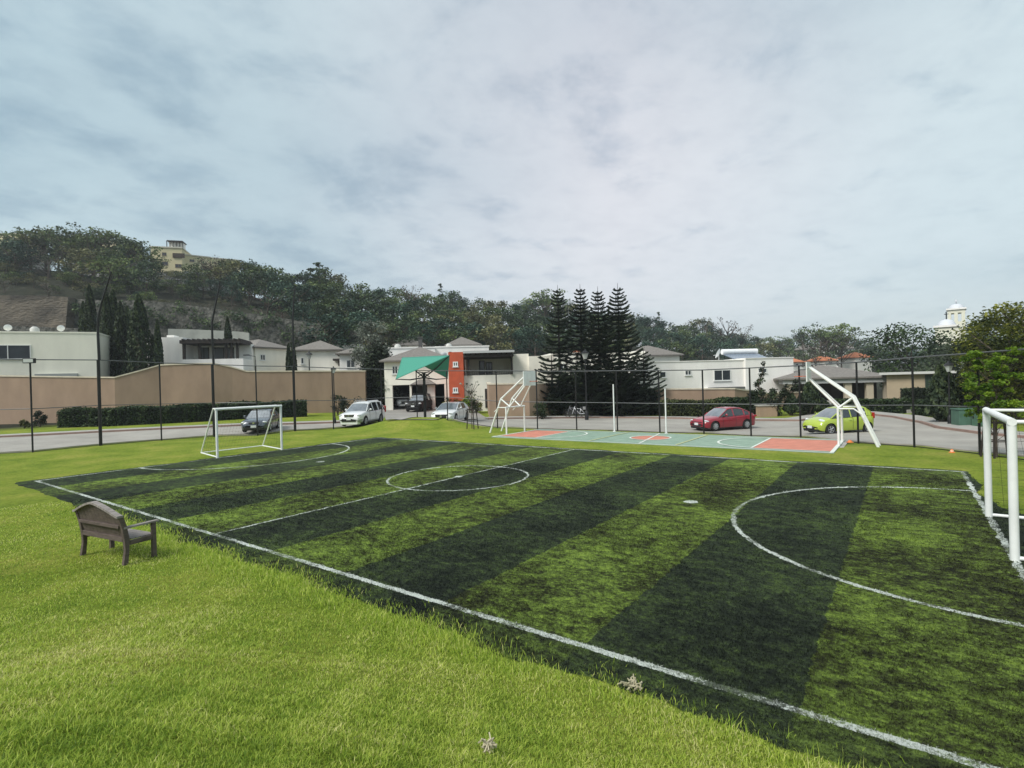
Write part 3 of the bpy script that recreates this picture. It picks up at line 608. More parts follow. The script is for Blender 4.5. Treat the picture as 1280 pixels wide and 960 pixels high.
# ---- house B white with pergola terrace
f = Fac(180, 60, 305, 62); h_ = house('terrace_house', 'white flat roofed house with dark pergola terrace behind the hump of the wall', 'house', f)
g0 = f.ground() - 1; mb = MB()
s = lambda u, v=450: f.hit(u, v)[0]; zz = lambda u, v: f.hit(u, v)[1]
f.box(mb, s(183), s(229), g0, zz(215, 421.5), -6, 0); f.box(mb, s(229), s(305), g0, zz(260, 449), -7, .3); f.box(mb, s(229), s(305), zz(260, 449), zz(260, 428), -7, -3.2); mb.build('wall', white_plaster, h_, world=True)
mb = MB(); f.box(mb, s(228), s(304), zz(260, 429.5), zz(260, 425.5), -4.0, .7)
for k in range(12): c = s(232) + (s(302) - s(232)) * k / 11; f.box(mb, c - .06, c + .06, zz(260, 425.5), zz(260, 424), -4.0, .85)
mb.build('pergola_roof', darkwood, h_, world=True)
for u in (231, 250.5, 283.5, 290, 297.5): mb = MB(); f.box(mb, s(u) - .13, s(u) + .13, zz(260, 449), zz(260, 429.7), .0, .25); mb.build('pergola_post', darkwood, h_, world=True)
for u0, u1 in ((235, 249), (254, 282)): window(h_, f, u0, 432, u1, 447, out=-3.2, panes=2, glass=mat('bluish_patio_glass', (.16, .17, .18), .2), fr=darkwood)
mb = MB(); f.pbox(mb, 201, 417.5, 210, 421.3, -3, -1.5); mb.build('roof_box', white_plaster, h_, world=True)
# ---- small hip roofed houses behind the wall
def hiphouse(uA, DA, uB, DB, vtop, dep, pitch, label, wins=(), wallm=None, porch=None, name='hip_roofed_house'):
    f = Fac(uA, DA, uB, DB); h_ = house(name, label, 'house', f, None); um = (uA + uB) / 2
    zt = f.hit(um, vtop)[1]; mb = MB(); f.box(mb, 0, f.len, min(f.ground(0), f.ground(f.len)) - 1, zt, -dep, 0); mb.build('wall', wallm or cream, h_, world=True)
    hiproof(h_, f, 0, f.len, dep, zt + .16, pitch)
    for w in wins: window(h_, f, *w[:4], panes=w[4] if len(w) > 4 else 2)
    if porch:
        mb = MB(); u0, v0, u1, v1 = porch; f.pbox(mb, u0, v0, u1, v0 + 2.2, 0.003, 1.4); f.pbox(mb, (u0 + u1) / 2 + 1.5, v0 + 2.3, (u0 + u1) / 2 + 3, v1, 1.0, 1.2); mb.build('porch_canopy', darkwood, h_, world=True)
    return h_, f, zt
hiphouse(299, 78, 347, 80, 433, 8, .38, 'cream house with grey hip roof just right of the dark pergola, mostly hidden', (), None, (293, 454, 322, 464))
hiphouse(320, 66, 361, 70, 436, 9, .42, 'cream hip roofed house with one small window left of the tall bent pole', ((325, 443, 331.5, 450.5),))
hiphouse(367, 66, 426, 67, 438.5, 9, .42, 'cream hip roofed house right of the tall bent pole, hexagon lamp in front', ((376, 447, 380, 455, 1),), None, (418, 449, 428, 458))
hiphouse(425, 64, 453.5, 64.5, 443, 8, .40, 'white hip roofed house with a two pane window beside the dark tall tree', ((433, 450, 444, 459.5, 2),), white_plaster)
def flathouse(uA, DA, uB, DB, vtop, dep, label, wallm=None, wins=(), name='flat_roofed_house'):
    f = Fac(uA, DA, uB, DB); h_ = house(name, label, 'house', f); zt = f.hit((uA + uB) / 2, vtop)[1]
    mb = MB(); f.box(mb, 0, f.len, min(f.ground(0), f.ground(f.len)) - 1, zt, -dep, 0); mb.build('wall', wallm or cream, h_, world=True)
    mb = MB(); f.box(mb, -.08, f.len + .08, zt + .002, zt + .2, -.25, .08); f.box(mb, -.08, .2, zt + .002, zt + .2, -dep, -.252); f.box(mb, f.len - .2, f.len + .08, zt + .002, zt + .2, -dep, -.252); mb.build('parapet', wallm or cream, h_, world=True)
    for w in wins: window(h_, f, *w[:4], panes=w[4] if len(w) > 4 else 2)
    return h_, f, zt
flathouse(352, 86, 408, 88, 430, 8, 'low white flat roofed block behind the two hip roofed houses', white_plaster)
flathouse(402, 84, 452, 85, 432, 8, 'white flat roofed block left of the silvery tree, behind the hip roofs', white_plaster)
h_, f, zt = hiphouse(400, 92, 432, 93, 428.5, 7, .5, 'far house showing only a grey hip roof above white blocks, left')
flathouse(486, 76, 545, 77, 435.5, 8, 'white flat roofed block behind the garage house left of its ridge', white_plaster)
flathouse(545, 80, 612, 81, 434, 8, 'long white flat roofed block behind the orange tower', white_plaster)
hiphouse(495, 88, 530, 89, 432, 7, .5, 'far grey hip roof peeking out above the garage house')
hiphouse(560, 90, 600, 91, 432, 7, .5, 'far grey hip roof peeking out behind the orange tower')
for u, v, D, l in ((555, 437, 76, 'white satellite dish beside the orange tower'),):
    p = atd(u, v + 5, D); satdish(l, (p[0], p[1], p[2] - 1.0), VIEWROT + .4, 1.1)
for u, v, D, l in ((497, 434, 79, 'white roof water tank left of the garage house ridge'), (561, 433, 83, 'white roof water tank above the shade sail'), (391, 430, 89, 'small roof water tank behind the hip roofed houses')):
    p = atd(u, v, D); watertank(l, (p[0], p[1], p[2] - .5), .95)
# ---- garage house D
f = Fac(480, 56, 590, 56.5); s = lambda u, v=470: f.hit(u, v)[0]; zz = lambda u, v: f.hit(u, v)[1]
h_ = house('garage_house', 'cream two storey house with grey hip roof over an open dark garage', 'house', f); g0 = f.ground(f.len / 2) - 1
zu = zz(530, 480.5); ztop = zz(530, 451.5); mb = MB()
f.box(mb, s(480.5), s(562), zu, ztop, -9, 0)
for u0, u1 in ((481.5, 490), (511.5, 514), (533.5, 543), (555, 562)): f.box(mb, s(u0), s(u1), g0, zu, -.5, -.02)
f.box(mb, s(480.5), s(481.4), g0, zu, -9, -.02); f.box(mb, s(560), s(562), g0, zu, -9, -.5); f.box(mb, s(480.5), s(562), g0, zu, -9, -8.7); mb.build('wall', cream, h_, world=True)
mb = MB(); f.box(mb, s(482), s(560), g0, zu - .003, -8.68, -8.6); f.box(mb, s(482), s(560), zu - .06, zu - .002, -8.58, -.55); mb.build('garage_shade_lining', garageshade, h_, world=True)  # near-black sheets paint the garage's inner shade on back wall and ceiling
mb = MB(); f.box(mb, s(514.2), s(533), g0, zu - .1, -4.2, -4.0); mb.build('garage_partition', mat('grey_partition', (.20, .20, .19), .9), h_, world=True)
hiproof(h_, f, s(480.5), s(562), 9, ztop + .16, .42)
window(h_, f, 490, 457.5, 497.5, 467.5, panes=2); window(h_, f, 497.8, 457.5, 500, 467.5, panes=1)
mb = MB(); c = f.pt(s(520.5), 0, -4.5); zc_ = ztop + 2.1; mb.box((c[0], c[1], zc_ + .2), (.4, .4, 1.1), f.rot); mb.box((c[0], c[1], zc_ + .80), (.55, .55, .1), f.rot); mb.build('chimney', mat('dark_chimney', (.08, .08, .08), .8), h_, world=True)
gm = MB(); f.box(gm, s(512), s(548), zz(530, 481.5), zz(530, 480.4), .0, .5); gm.hexa([f.pt(s(513), zz(530, 480.3), 0), f.pt(s(545), zz(530, 480.3), 0), f.pt(s(545), zz(530, 480.3), .6), f.pt(s(513), zz(530, 480.3), .6)], [f.pt(s(524), zz(530, 474), 0), f.pt(s(536), zz(530, 474), 0), f.pt(s(536), zz(530, 475), .1), f.pt(s(524), zz(530, 475), .1)]); gm.build('porch_gable', roofgrey, h_, world=True)
# ---- orange tower and terrace house E
f = Fac(561, 53, 700, 53.5); s = lambda u, v=470: f.hit(u, v)[0]; zz = lambda u, v: f.hit(u, v)[1]
h_ = house('modern_house', 'modern white house with terracotta orange tower and dark terrace pergola', 'house', f); g0 = f.ground(f.len / 2) - 1
mb = MB(); f.box(mb, s(561.5), s(580), g0, zz(570, 440.5), -3.5, .6); mb.build('tower', orange, h_, world=True)
mb = MB(); f.box(mb, s(580.1), s(694), g0, zz(620, 468.5), -8, 0); f.box(mb, s(580.1), s(641), zz(620, 468.5), zz(620, 443), -8, -3.6); f.box(mb, s(641), s(662), zz(640, 468.5), zz(650, 442), -8, -.6); f.box(mb, s(662), s(694), zz(670, 468.5), zz(670, 445), -8, -.1)
mb.build('wall', cream, h_, world=True)
mb = MB(); f.box(mb, s(580.2), s(642), zz(620, 446.5), zz(620, 443), -3.6, 1.0)
for k in range(10): c = s(583) + (s(640) - s(583)) * k / 9; f.box(mb, c - .05, c + .05, zz(620, 443), zz(620, 441.8), -3.6, 1.2)
mb.build('pergola_roof', darkwood, h_, world=True)
mb = MB(); f.box(mb, s(580.2), s(643), zz(620, 441.6), zz(620, 438.8), -6, 1.3); mb.build('canopy_slab', mat('pale_roof_sheet', (.42, .43, .43), .6), h_, world=True)
for u in (586, 640): mb = MB(); f.box(mb, s(u) - .1, s(u) + .1, zz(620, 468.4), zz(620, 446.7), .05, .25); mb.build('pergola_post', darkwood, h_, world=True)
window(h_, f, 598, 449, 606, 468, out=-3.6, panes=1, fr=darkwood); window(h_, f, 607, 451, 616, 468, out=-3.6, panes=2, fr=darkwood)
mb = MB(); f.box(mb, s(581), s(639), zz(620, 468.3), zz(620, 467.6), -.2, 0)
for k in range(26): c = s(582) + (s(638) - s(582)) * k / 25; f.box(mb, c - .01, c + .01, zz(620, 468.3), zz(620, 464), -.08, -.06)
f.box(mb, s(581), s(639), zz(620, 464), zz(620, 463.6), -.1, -.04); mb.build('terrace_railing', blackmetal, h_, world=True)
for v0, v1 in ((452.5, 458.5), (484.5, 490.5)): window(h_, f, 566.5, v0, 573, v1, out=.6, panes=2, fw=.10)
mb = MB(); f.pbox(mb, 606, 486, 610.5, 509.5, .003, .06); mb.build('door', darkwood, h_, world=True)
mb = MB(); f.box(mb, s(560), s(563), zz(562, 440), zz(562, 438), -3, -2.2); mb.build('roof_vent', blackmetal, h_, world=True)
# cream block showing through the pines
flathouse(694, 60, 806, 62, 442, 8, 'cream flat roofed house half hidden behind the tall pines', cream, ((690 + 10, 455, 708, 462), (742, 458, 750, 466)))
h_, f, zt = hiphouse(705, 74, 745, 74, 444, 8, .3, 'house with orange tiled hip roof glimpsed between the pine trunks'); [setattr(c.data.materials, 'x', 0) if 0 else None for c in []]
for c in h_.children:
    if c.name.startswith('roof'): c.data.materials[0] = rooforange
# ---- white house F behind the red car
f = Fac(812, 55, 990, 57); s = lambda u, v=470: f.hit(u, v)[0]; zz = lambda u, v: f.hit(u, v)[1]
h_ = house('flat_roofed_house', 'long white flat roofed house with solar heater behind the red car', 'house', f); g0 = f.ground(f.len / 2) - 1
mb = MB(); f.box(mb, s(800), s(930), g0, zz(860, 452), -9, 0); f.box(mb, s(930), s(989.5), g0, zz(960, 448), -9, .35); f.box(mb, s(880), s(925), zz(900, 493), zz(900, 484.5), 0.003, 1.0); mb.build('wall', white_plaster, h_, world=True)
mb = MB(); f.box(mb, s(799.7), s(929.9), zz(860, 452), zz(860, 451), -9.05, .06); f.box(mb, s(930), s(990), zz(960, 448), zz(960, 447), -9.05, .42); mb.build('parapet', white_plaster, h_, world=True)
window(h_, f, 892, 462.5, 913.5, 475.5, panes=2); window(h_, f, 856, 463, 864, 469, panes=2); window(h_, f, 945, 460.5, 956, 466, out=.35, panes=2); window(h_, f, 824, 464.5, 832.5, 472, panes=1)
mb = MB(); f.pbox(mb, 885, 484.3, 924, 485.3, .003, 1.15); mb.build('awning_slab', mat('dark_slab', (.12, .12, .12), .8), h_, world=True)
# solar water heater, sloping panel and tank
c = f.pt(s(952), zz(960, 447.5), -3); t = thing('solar_water_heater', 'solar water heater with pale tank and sloping blue panel on the white roof', 'solar heater', c, f.rot)
mb = MB(); mb.hexa([(-2.0, -1.2, 0), (2.0, -1.2, 0), (2.0, 1.0, .6), (-2.0, 1.0, .6)], [(-2.0, -1.25, .08), (2.0, -1.25, .08), (2.0, .95, .68), (-2.0, .95, .68)]); mb.build('collector_panel', mat('collector_glass', (.16, .20, .26), .2), t)
mb = MB(); mb.tube([(-2.1, 1.15, .95), (2.1, 1.15, .95)], .3, 14); mb.build('tank', whiteplastic, t, smooth=True, autos=40)
mb = MB(); [mb.tube([(x, 1.15, 0), (x, 1.15, .7)], .03, 5) for x in (-1.8, 1.8)]; mb.build('stand', blackmetal, t)
satdish('grey satellite dish on the roof of the long white house', f.pt(s(912), zz(912, 450), -2), f.rot + .9, 1.2)
hiphouse(796, 72, 850, 73, 445, 8, .42, 'cream house with low grey hip roof right of the pines', (), cream)
# ---- low grey hip roofed pavilion G
f = Fac(990, 54, 1090, 52); s = lambda u, v=480: f.hit(u, v)[0]; zz = lambda u, v: f.hit(u, v)[1]
h_ = house('garden_pavilion', 'low pavilion with broad grey hip roof and pale columns behind the right basketball frame', 'pavilion', f); g0 = f.ground(f.len / 2) - .8
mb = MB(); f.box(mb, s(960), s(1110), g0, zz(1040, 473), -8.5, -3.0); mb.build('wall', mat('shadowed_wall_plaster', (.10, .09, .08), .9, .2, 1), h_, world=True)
mb = MB(); f.box(mb, s(978), s(1112), zz(1040, 479), zz(1040, 474), -8.6, .3); mb.build('fascia', mat('grey_fascia', (.34, .35, .35), .8), h_, world=True)
for u in (987, 1014, 1060, 1087, 1110): mb = MB(); f.box(mb, s(u) - .3, s(u) + .3, g0, zz(1060, 478.8), -.5, .1); mb.build('column', mat('beige_column', (.42, .37, .28), .9), h_, world=True)
mb = MB(); f.box(mb, s(960), s(1125), g0, f.ground(f.len) + .25, -3.2, .8); mb.build('floor_slab', concrete, h_, world=True)
mb = MB(); f.pbox(mb, 1064, 481, 1085, 503, -2.99, -2.9); f.pbox(mb, 1018, 481, 1050, 503, -2.99, -2.9); mb.build('door', mat('brown_garage_door', (.06, .048, .04), .7), h_, world=True)
hiproof(h_, f, s(978), s(1112), 9.5, zz(1040, 473.8) + .17, .26, .5)
f2 = Fac(1108, 50, 1190, 47); s2 = lambda u: f2.hit(u, 480)[0]
h_ = house('tan_house', 'tan walled house with a leafy window right of the grey pavilion', 'house', f2)
mb = MB(); f2.box(mb, 0, f2.len, f2.ground(0) - 1, f2.hit(1130, 468)[1], -7, 0); mb.build('wall', mat('warm_tan_plaster', (.36, .29, .20), .9, .08, 1, .2), h_, world=True)
mb = MB(); z_ = f2.hit(1130, 468)[1]; f2.box(mb, -.5, f2.len + .3, z_ + .002, z_ + .22, -7.3, .5); mb.build('roof', mat('pale_roof_edge', (.5, .5, .48), .8), h_, world=True)
window(h_, f2, 1156, 468.5, 1172, 488, panes=3, glass=mat('greenish_glass', (.03, .05, .035), .2), fr=mat('dark_frame', (.04, .05, .04), .6))
# ---- yellow apartments on the ridge
def apt(uA, DA, uB, DB, vt, vb, dep, label, floors, rail=False, recess=None, wins=(), stone=True):
    f = Fac(uA, DA, uB, DB); h_ = house('apartment_building', label, 'apartment building', f); um = (uA + uB) / 2
    mb = MB(); zt = f.hit(um, vt)[1]; zb = f.hit(um, vb)[1]; f.box(mb, 0, f.len, zb, zt, -dep, 0); mb.build('wall', yellowpl, h_, world=True)
    mb = MB(); f.box(mb, -.2, f.len + .2, zt + .002, zt + .3, -dep, .2); mb.build('roof_slab', mat('pale_slab', (.55, .52, .42), .8), h_, world=True)
    mb = MB(); f.box(mb, -.6, f.len + .6, min(f.ground(0), f.ground(f.len)) - 3, zb - .003, -dep, .8); mb.build('foundation_wall', mat('grey_foundation', (.26, .26, .25), .9, .2, .4), h_, world=True)
    for w in wins: window(h_, f, *w, panes=2, fr=mat('brown_frame', (.12, .09, .06), .6), fw=.1)
    if rail:
        mb = MB(); s0, s1 = f.hit(rail[0], vt)[0], f.hit(rail[1], vt)[0]
        f.box(mb, s0, s1, zt + 1.9, zt + 2.1, -4, -.3)
        for k in range(6): c = s0 + (s1 - s0) * k / 5; f.box(mb, c - .08, c + .08, zt + .3, zt + 1.9, -.5, -.34)
        mb.build('roof_pergola', darkwood, h_, world=True)
        mb = MB(); f.box(mb, s0 + .2, s1 - .2, zt + .3, zt + 1.85, -3.6, -1.4); mb.build('rooftop_room', white_plaster, h_, world=True)
    if recess: mb = MB(); f.pbox(mb, *recess, .004, .25); mb.build('balcony', mat('brown_balcony', (.05, .035, .025), .8), h_, world=True)
    return h_
apt(193, 138, 232, 140, 310, 341, 10, 'tall yellow apartment block with roof pergola on the ridge', 3, rail=(208, 228), recess=(216, 316.5, 231, 322.5), wins=((202.5, 315.5, 208, 319.5), (202, 327, 210, 331.5), (219, 330, 227, 334.5)))
apt(232, 142, 267, 146, 321, 341, 10, 'lower yellow apartment wing stepping down right of the tall block', 2, wins=((237, 324, 243, 327.5), (251, 334, 259, 338.5)))
apt(268, 150, 304, 154, 325, 340, 10, 'yellow apartment block mostly hidden by ridge trees, right', 2, wins=((276, 328, 281, 332), (292, 328, 297, 332)))
apt(94, 150, 150, 148, 303, 322, 9, 'yellow apartment block behind the left ridge trees with small windows', 2, wins=((97, 306, 102, 311), (106, 307, 112, 311), (140, 308, 146, 312)))
apt(-10, 150, 29, 150, 293, 322, 9, 'yellow house between trees at the far left of the ridge', 2, wins=((4, 298, 9, 303), (16, 299, 21, 304)))
# ---- church with domes
f = Fac(1166, 118, 1212, 114.1); s = lambda u, v=410: f.hit(u, v)[0]; zz = lambda u, v: f.hit(u, v)[1]
h_ = house('church', 'cream church with white dome and bell tower above the trees on the right', 'church', f); g0 = f.ground(0) - 2
domem = mat('white_dome', (.56, .58, .62), .6); churchm = mat('church_cream', (.70, .69, .56), .85)
mb = MB(); f.box(mb, s(1168.5), s(1198), g0, zz(1180, 409), -6, 0); f.box(mb, s(1178), s(1196), g0, zz(1180, 424), -9, -6.05); mb.build('nave', churchm, h_, world=True)
mb = MB(); f.box(mb, s(1166.5), s(1200), zz(1180, 409), zz(1180, 406.6), -6.3, .3); mb.build('cornice', white_plaster, h_, world=True)
c = f.pt(s(1183.2), zz(1182, 406.6), -3); mb = MB(); rr_ = (s(1197) - s(1169)) / 2 * .88; mb.lathe([(rr_ * math.cos(a_), rr_ * .92 * math.sin(a_)) for a_ in np.linspace(0, math.pi / 2 - .02, 10)], c, 24); mb.build('dome', domem, h_, smooth=True, world=True)
mb = MB(); mb.tube([(c[0], c[1], c[2] + rr_ * .9), (c[0], c[1], c[2] + rr_ * .9 + 1.6)], .12, 6); mb.box((c[0], c[1], c[2] + rr_ * .9 + 1.15), (.8, .14, .14), f.rot); mb.build('cross', blackmetal, h_, world=True)
f3 = Fac(1183, 126, 1208, 123.7); s = lambda u, v=400: f3.hit(u, v)[0]; zz = lambda u, v: f3.hit(u, v)[1]; mb = MB()
z1, z2_, z3 = zz(1195, 402), zz(1195, 391), zz(1195, 387)
f3.box(mb, s(1184.5), s(1207), g0, z1, -4, 0); w_ = s(1207) - s(1184.5)
for a_ in (0, .38, .78): f3.box(mb, s(1184.5) + w_ * a_, s(1184.5) + w_ * (a_ + .2), z1, z2_, -.8, 0); f3.box(mb, s(1184.5) + w_ * a_, s(1184.5) + w_ * (a_ + .2), z1, z2_, -4, -3.2)
f3.box(mb, s(1184.5), s(1207), z2_, z3, -4, 0); mb.build('bell_tower', churchm, h_, world=True)
mb = MB(); f3.box(mb, s(1183), s(1208.5), z3, z3 + .35, -4.3, .3); mb.build('tower_cornice', white_plaster, h_, world=True)
c = f3.pt(s(1195.7), z3 + .35, -2); rr_ = w_ * .46; mb = MB(); mb.lathe([(rr_ * math.cos(a_), rr_ * .8 * math.sin(a_)) for a_ in np.linspace(0, math.pi / 2 - .02, 10)], c, 24); mb.tube([(c[0], c[1], c[2] + rr_ * .78), (c[0], c[1], c[2] + rr_ * .78 + 1.0)], .15, 6); mb.build('tower_dome', domem, h_, smooth=True, world=True)
# ---- far houses right of centre
for i, (uA, uB, D, vt, dep, m_, l) in enumerate([(1070, 1090, 150, 447, 6, cream, 'distant house with orange tiled roof left of the round tree'), (1032, 1046, 140, 451, 6, cream, 'distant low house with orange roof behind the pavilion'), (991, 1003, 120, 453, 6, cream, 'distant house with orange roof beside the white house corner'), (1048, 1070, 190, 436, 8, white_plaster, 'tiny white far house among the trees above the pavilion'), (1004, 1026, 200, 437, 8, white_plaster, 'tiny white far house left of the round tree')]):
    h_, f, zt = hiphouse(uA, D, uB, D + 1, vt, dep, .5, l, (((uA + uB) / 2 - 3, vt + 1.5, (uA + uB) / 2 + 1, vt + 4),), m_, name='distant_house')
    if i < 3:
        for c in h_.children:
            if c.name.startswith('roof'): c.data.materials[0] = rooforange

# ------------------------------------------------------------------ cars
def carpaint(name, c, fl=.0):
    return mat(name, c, .28, .03, 2, metal=fl, coat=.8)
tyrem = mat('tyre_rubber', (.014, .014, .014), .85); rimm = mat('alloy_rim', (.42, .43, .44), .35, metal=.7); grillem = mat('grille_black', (.012, .012, .013), .5)
lampm = mat('headlight_glass', (.60, .62, .64), .12, .15, 10, coat=.6); tailm = mat('tail_light_red', (.35, .012, .01), .2, coat=.5); platem = mat('number_plate', (.62, .64, .64), .5, .15, 25); chromem = mat('chrome_trim', (.55, .55, .55), .2, metal=.9)
carglass = mat('car_glass', (.020, .024, .028), .06, spec=.9, coat=.4); screenglass = mat('windscreen_glass', (.16, .18, .20), .08, .3, 1.5, spec=.9, coat=.5)
def make_car(name, label, cat, loc, hd, c, paint, lower=None, screen=None, group=None):
    """local +x is the front; profile points are (x, z) metres; all lengths real size"""
    t = thing(name, label, cat, loc, hd, group); Lc, Wc = c['L'], c['W']; hw = Wc / 2
    hoodp = c['deck']; xs_ = np.concatenate([np.linspace(-Lc / 2, -Lc / 2 + .35, 7), np.linspace(-Lc / 2 + .5, Lc / 2 - .6, 22), np.linspace(Lc / 2 - .45, Lc / 2, 9)])
    def deck(x): return np.interp(x, [p[0] for p in hoodp], [p[1] for p in hoodp])
    def wid(x):
        e = abs(x) / (Lc / 2); return hw * (1 - .035 * e ** 2 - .22 * max(0, (e - .80) / .20) ** 2.6)
    def bot(x):
        e = abs(x) / (Lc / 2); return c.get('clr', .19) + .12 * max(0, (e - .82) / .18) ** 2
    ring = []; nst = len(xs_)
    for x in xs_:
        zt_, w, zb = deck(x), wid(x), bot(x); sh = zt_ - .05; mid = zb + (zt_ - zb) * .52
        hp = [(0, zt_ + .035), (w * .45, zt_ + .028), (w * .78, zt_ + .005), (w * .93, sh), (w * .985, sh - .09), (w, mid + .08), (w * .985, mid - .08), (w * .975, zb + .12), (w * .93, zb + .02), (w * .6, zb), (0, zb)]
        full = hp + [(-a, b) for a, b in hp[-2:0:-1]]
        ring.append([(x, a, b) for a, b in full])
    nr = len(ring[0]); mb = MB(); vs = [p for r_ in ring for p in r_]; fs = [(i * nr + k, i * nr + (k + 1) % nr, (i + 1) * nr + (k + 1) % nr, (i + 1) * nr + k) for i in range(nst - 1) for k in range(nr)]
    fs += [tuple(range(nr)), tuple((nst - 1) * nr + k for k in range(nr))]; mb.add(vs, fs)
    if lower:
        for i, f_ in enumerate(mb.f[:-2]):
            if all(mb.v[q][2] < c['two'] for q in f_): mb.m[i] = 1
    wr = c['wr']; wb = c['wb']; xw = (c['fx'], c['fx'] - wb)
    body = mb.build('body', [paint, lower or paint, grillem], t, smooth=True, autos=35)
    for x in xw:
        for sgn in (-1, 1):
            cb = MB(); cb.lathe([(.001, 0), (wr + .055, 0), (wr + .055, .30), (.001, .30)], (x, sgn * hw - .15 if sgn < 0 else hw - .15, wr), 28, axis='y')
            if sgn < 0: cb.v = [(a, b - .02 * 0 - .0, z_) for a, b, z_ in cb.v]
            co_ = cb.build('cutter', grillem); 
            co_.location = (0, 0, 0)
            md = body.modifiers.new('arch', 'BOOLEAN'); md.operation = 'DIFFERENCE'; md.solver = 'EXACT'; md.object = co_; co_.parent = t
    bpy.context.view_layer.update(); dg = bpy.context.evaluated_depsgraph_get(); me = bpy.data.meshes.new_from_object(body.evaluated_get(dg)); 
    if len(me.polygons) > 50: body.data = me
    body.modifiers.clear()
    for ch in list(t.children):
        if ch.name.startswith('cutter'): bpy.data.objects.remove(ch)
    # greenhouse
    gh = c['roof']            # list of (x, zroof) front glass base first (descending x)
    zbf = lambda x: deck(x) + .0
    wt = lambda z, x: hw * (.90 - .20 * min(1, max(0, (z - zbf(x))) / .5))
    st = []
    for x, z_ in gh:
        zb = zbf(x); wbz = wid(x) * .93; wtz = wt(z_, x) if z_ > zb + .05 else wbz * .97
        st.append([(x, 0, z_ + .02), (x, wtz * .6, z_ + .012), (x, wtz * .93, z_ - .012), (x, wtz, max(zb, z_ - .05)), (x, wbz, zb - .03)])
    ns = len(st); i1, i2 = c['ri']      # roof spans stations i1..i2, glass slopes outside
    def patch(i, k0, k1, sg=1): return [(p[0], p[1] * sg, p[2]) for p in st[i][k0:k1 + 1]]
    def loft(mb, a, b, k0, k1, sg=1, off=0.0):
        n0 = mb.n; w_ = k1 - k0 + 1; vs = []
        for i in range(a, b + 1): vs += patch(i, k0, k1, sg)
        mb.add(vs, [(i * w_ + k, i * w_ + k + 1, (i + 1) * w_ + k + 1, (i + 1) * w_ + k) for i in range(b - a) for k in range(w_ - 1)])
    mb = MB()
    for sg in (1, -1): loft(mb, i1, i2, 0, 3, sg)
    for sg in (1, -1):
        A_ = [st[i][3] for i in range(0, ns)]
        mb.tube([(p[0], p[1] * sg * .995, p[2] - .01) for p in A_], .032, 6)
        for ip, rr in c['pill']:
            p, q = st[ip][3], st[ip][4]; mb.tube([(p[0], p[1] * sg, p[2]), (q[0], q[1] * sg, q[2])], rr, 6)
        if c.get('cfill'):
            a_, b_ = c['cfill']; loft(mb, a_, b_, 3, 4, sg)
    # header strips across the roof
    for i in (i1, i2): mb.tube([(st[i][3][0], -st[i][3][1], st[i][3][2]), (st[i][1][0], -st[i][1][1], st[i][1][2]), (st[i][0][0], 0, st[i][0][2] - .005), (st[i][1][0], st[i][1][1], st[i][1][2]), st[i][3]], .025, 6)
    mb.build('roof', paint, t, smooth=True, autos=45)
    mb = MB(); [loft(mb, 0, i1, 0, 3, sg) for sg in (1, -1)]; mb.build('windscreen', screen or screenglass, t, smooth=True)
    mb = MB(); [loft(mb, i2, ns - 1, 0, 3, sg) for sg in (1, -1)]; mb.build('rear_window', carglass, t, smooth=True)
    e0, e1 = (0, c['cfill'][0]) if c.get('cfill') else (0, ns - 1)
    for sg in (1, -1): mb = MB(); loft(mb, e0, e1, 3, 4, sg); mb.build('side_window', carglass, t)
    # seams, handles, mirrors
    mb = MB()
    for x in c['doors']:
        for sg in (1, -1):
            w = wid(x); zt_, zb = deck(x), bot(x); mid = zb + (zt_ - zb) * .52
            mb.tube([(x, sg * w * .95, zt_ - .05), (x, sg * w * .992, zt_ - .14), (x, sg * w * 1.004, mid + .08), (x, sg * w * .99, mid - .08), (x, sg * w * .98, zb + .1)], .008, 4)
    mb.build('door_seam', grillem, t)
    for x in c['handles']:
        for sg in (1, -1): mb = MB(); mb.box((x, sg * (wid(x) + .005), deck(x) - .17), (.17, .035, .03)); mb.build('door_handle', c.get('hm', paint), t)
    xm = gh[c.get('mi', 1)][0] - .05
    for sg in (1, -1):
        mb = MB(); mb.lathe([(.001, -.06), (.07, -.045), (.085, 0), (.07, .05), (.001, .06)], (xm, sg * (hw + .07), deck(xm) + .10), 10, axis='x'); mb.tube([(xm, sg * hw * .9, deck(xm) + .03), (xm, sg * (hw + .05), deck(xm) + .08)], .02, 5); mb.build('wing_mirror', paint, t, smooth=True)
    # front: grille, plate, lamps
    xf = Lc / 2; zd = deck(xf - .05); fw_ = c['grille']
    mb = MB(); z0, z1, gw = fw_; mb.hexa([(xf - .12, -gw * .85, z0), (xf - .12, gw * .85, z0), (xf + .012, gw * .8, z0), (xf + .012, -gw * .8, z0)], [(xf - .12, -gw, z1), (xf - .12, gw, z1), (xf - .01, gw * .95, z1), (xf - .01, -gw * .95, z1)]); gr_ = mb.build('grille', grillem, t)
    mb = MB()
    if c.get('badge'): mb.tube([(xf, 0, (z0 + z1) / 2 + .01), (xf + .025, 0, (z0 + z1) / 2 + .01)], c['badge'], 14)
    for k in range(c.get('bars', 0)): z_ = z0 + (z1 - z0) * (k + 1) / (c['bars'] + 1); mb.box((xf + .006, 0, z_), (.02, gw * 1.6, .018))
    if mb.n: mb.build('badge', chromem, gr_)
    if c.get('intake'):
        z0, z1, gw = c['intake']; mb = MB(); mb.box((xf - .05, 0, (z0 + z1) / 2), (.13, gw * 2, z1 - z0)); mb.build('lower_intake', grillem, t)
    mb = MB(); mb.box((xf + .02, 0, c['plate']), (.02, .34, .15)); mb.build('number_plate', platem, t)
    mb = MB(); mb.box((-xf - .008, 0, c['plate'] + .2), (.02, .34, .15)); mb.build('number_plate', platem, t)
    lx, ly, lz, ldx, ldy, ldz, rot = c['lamp']
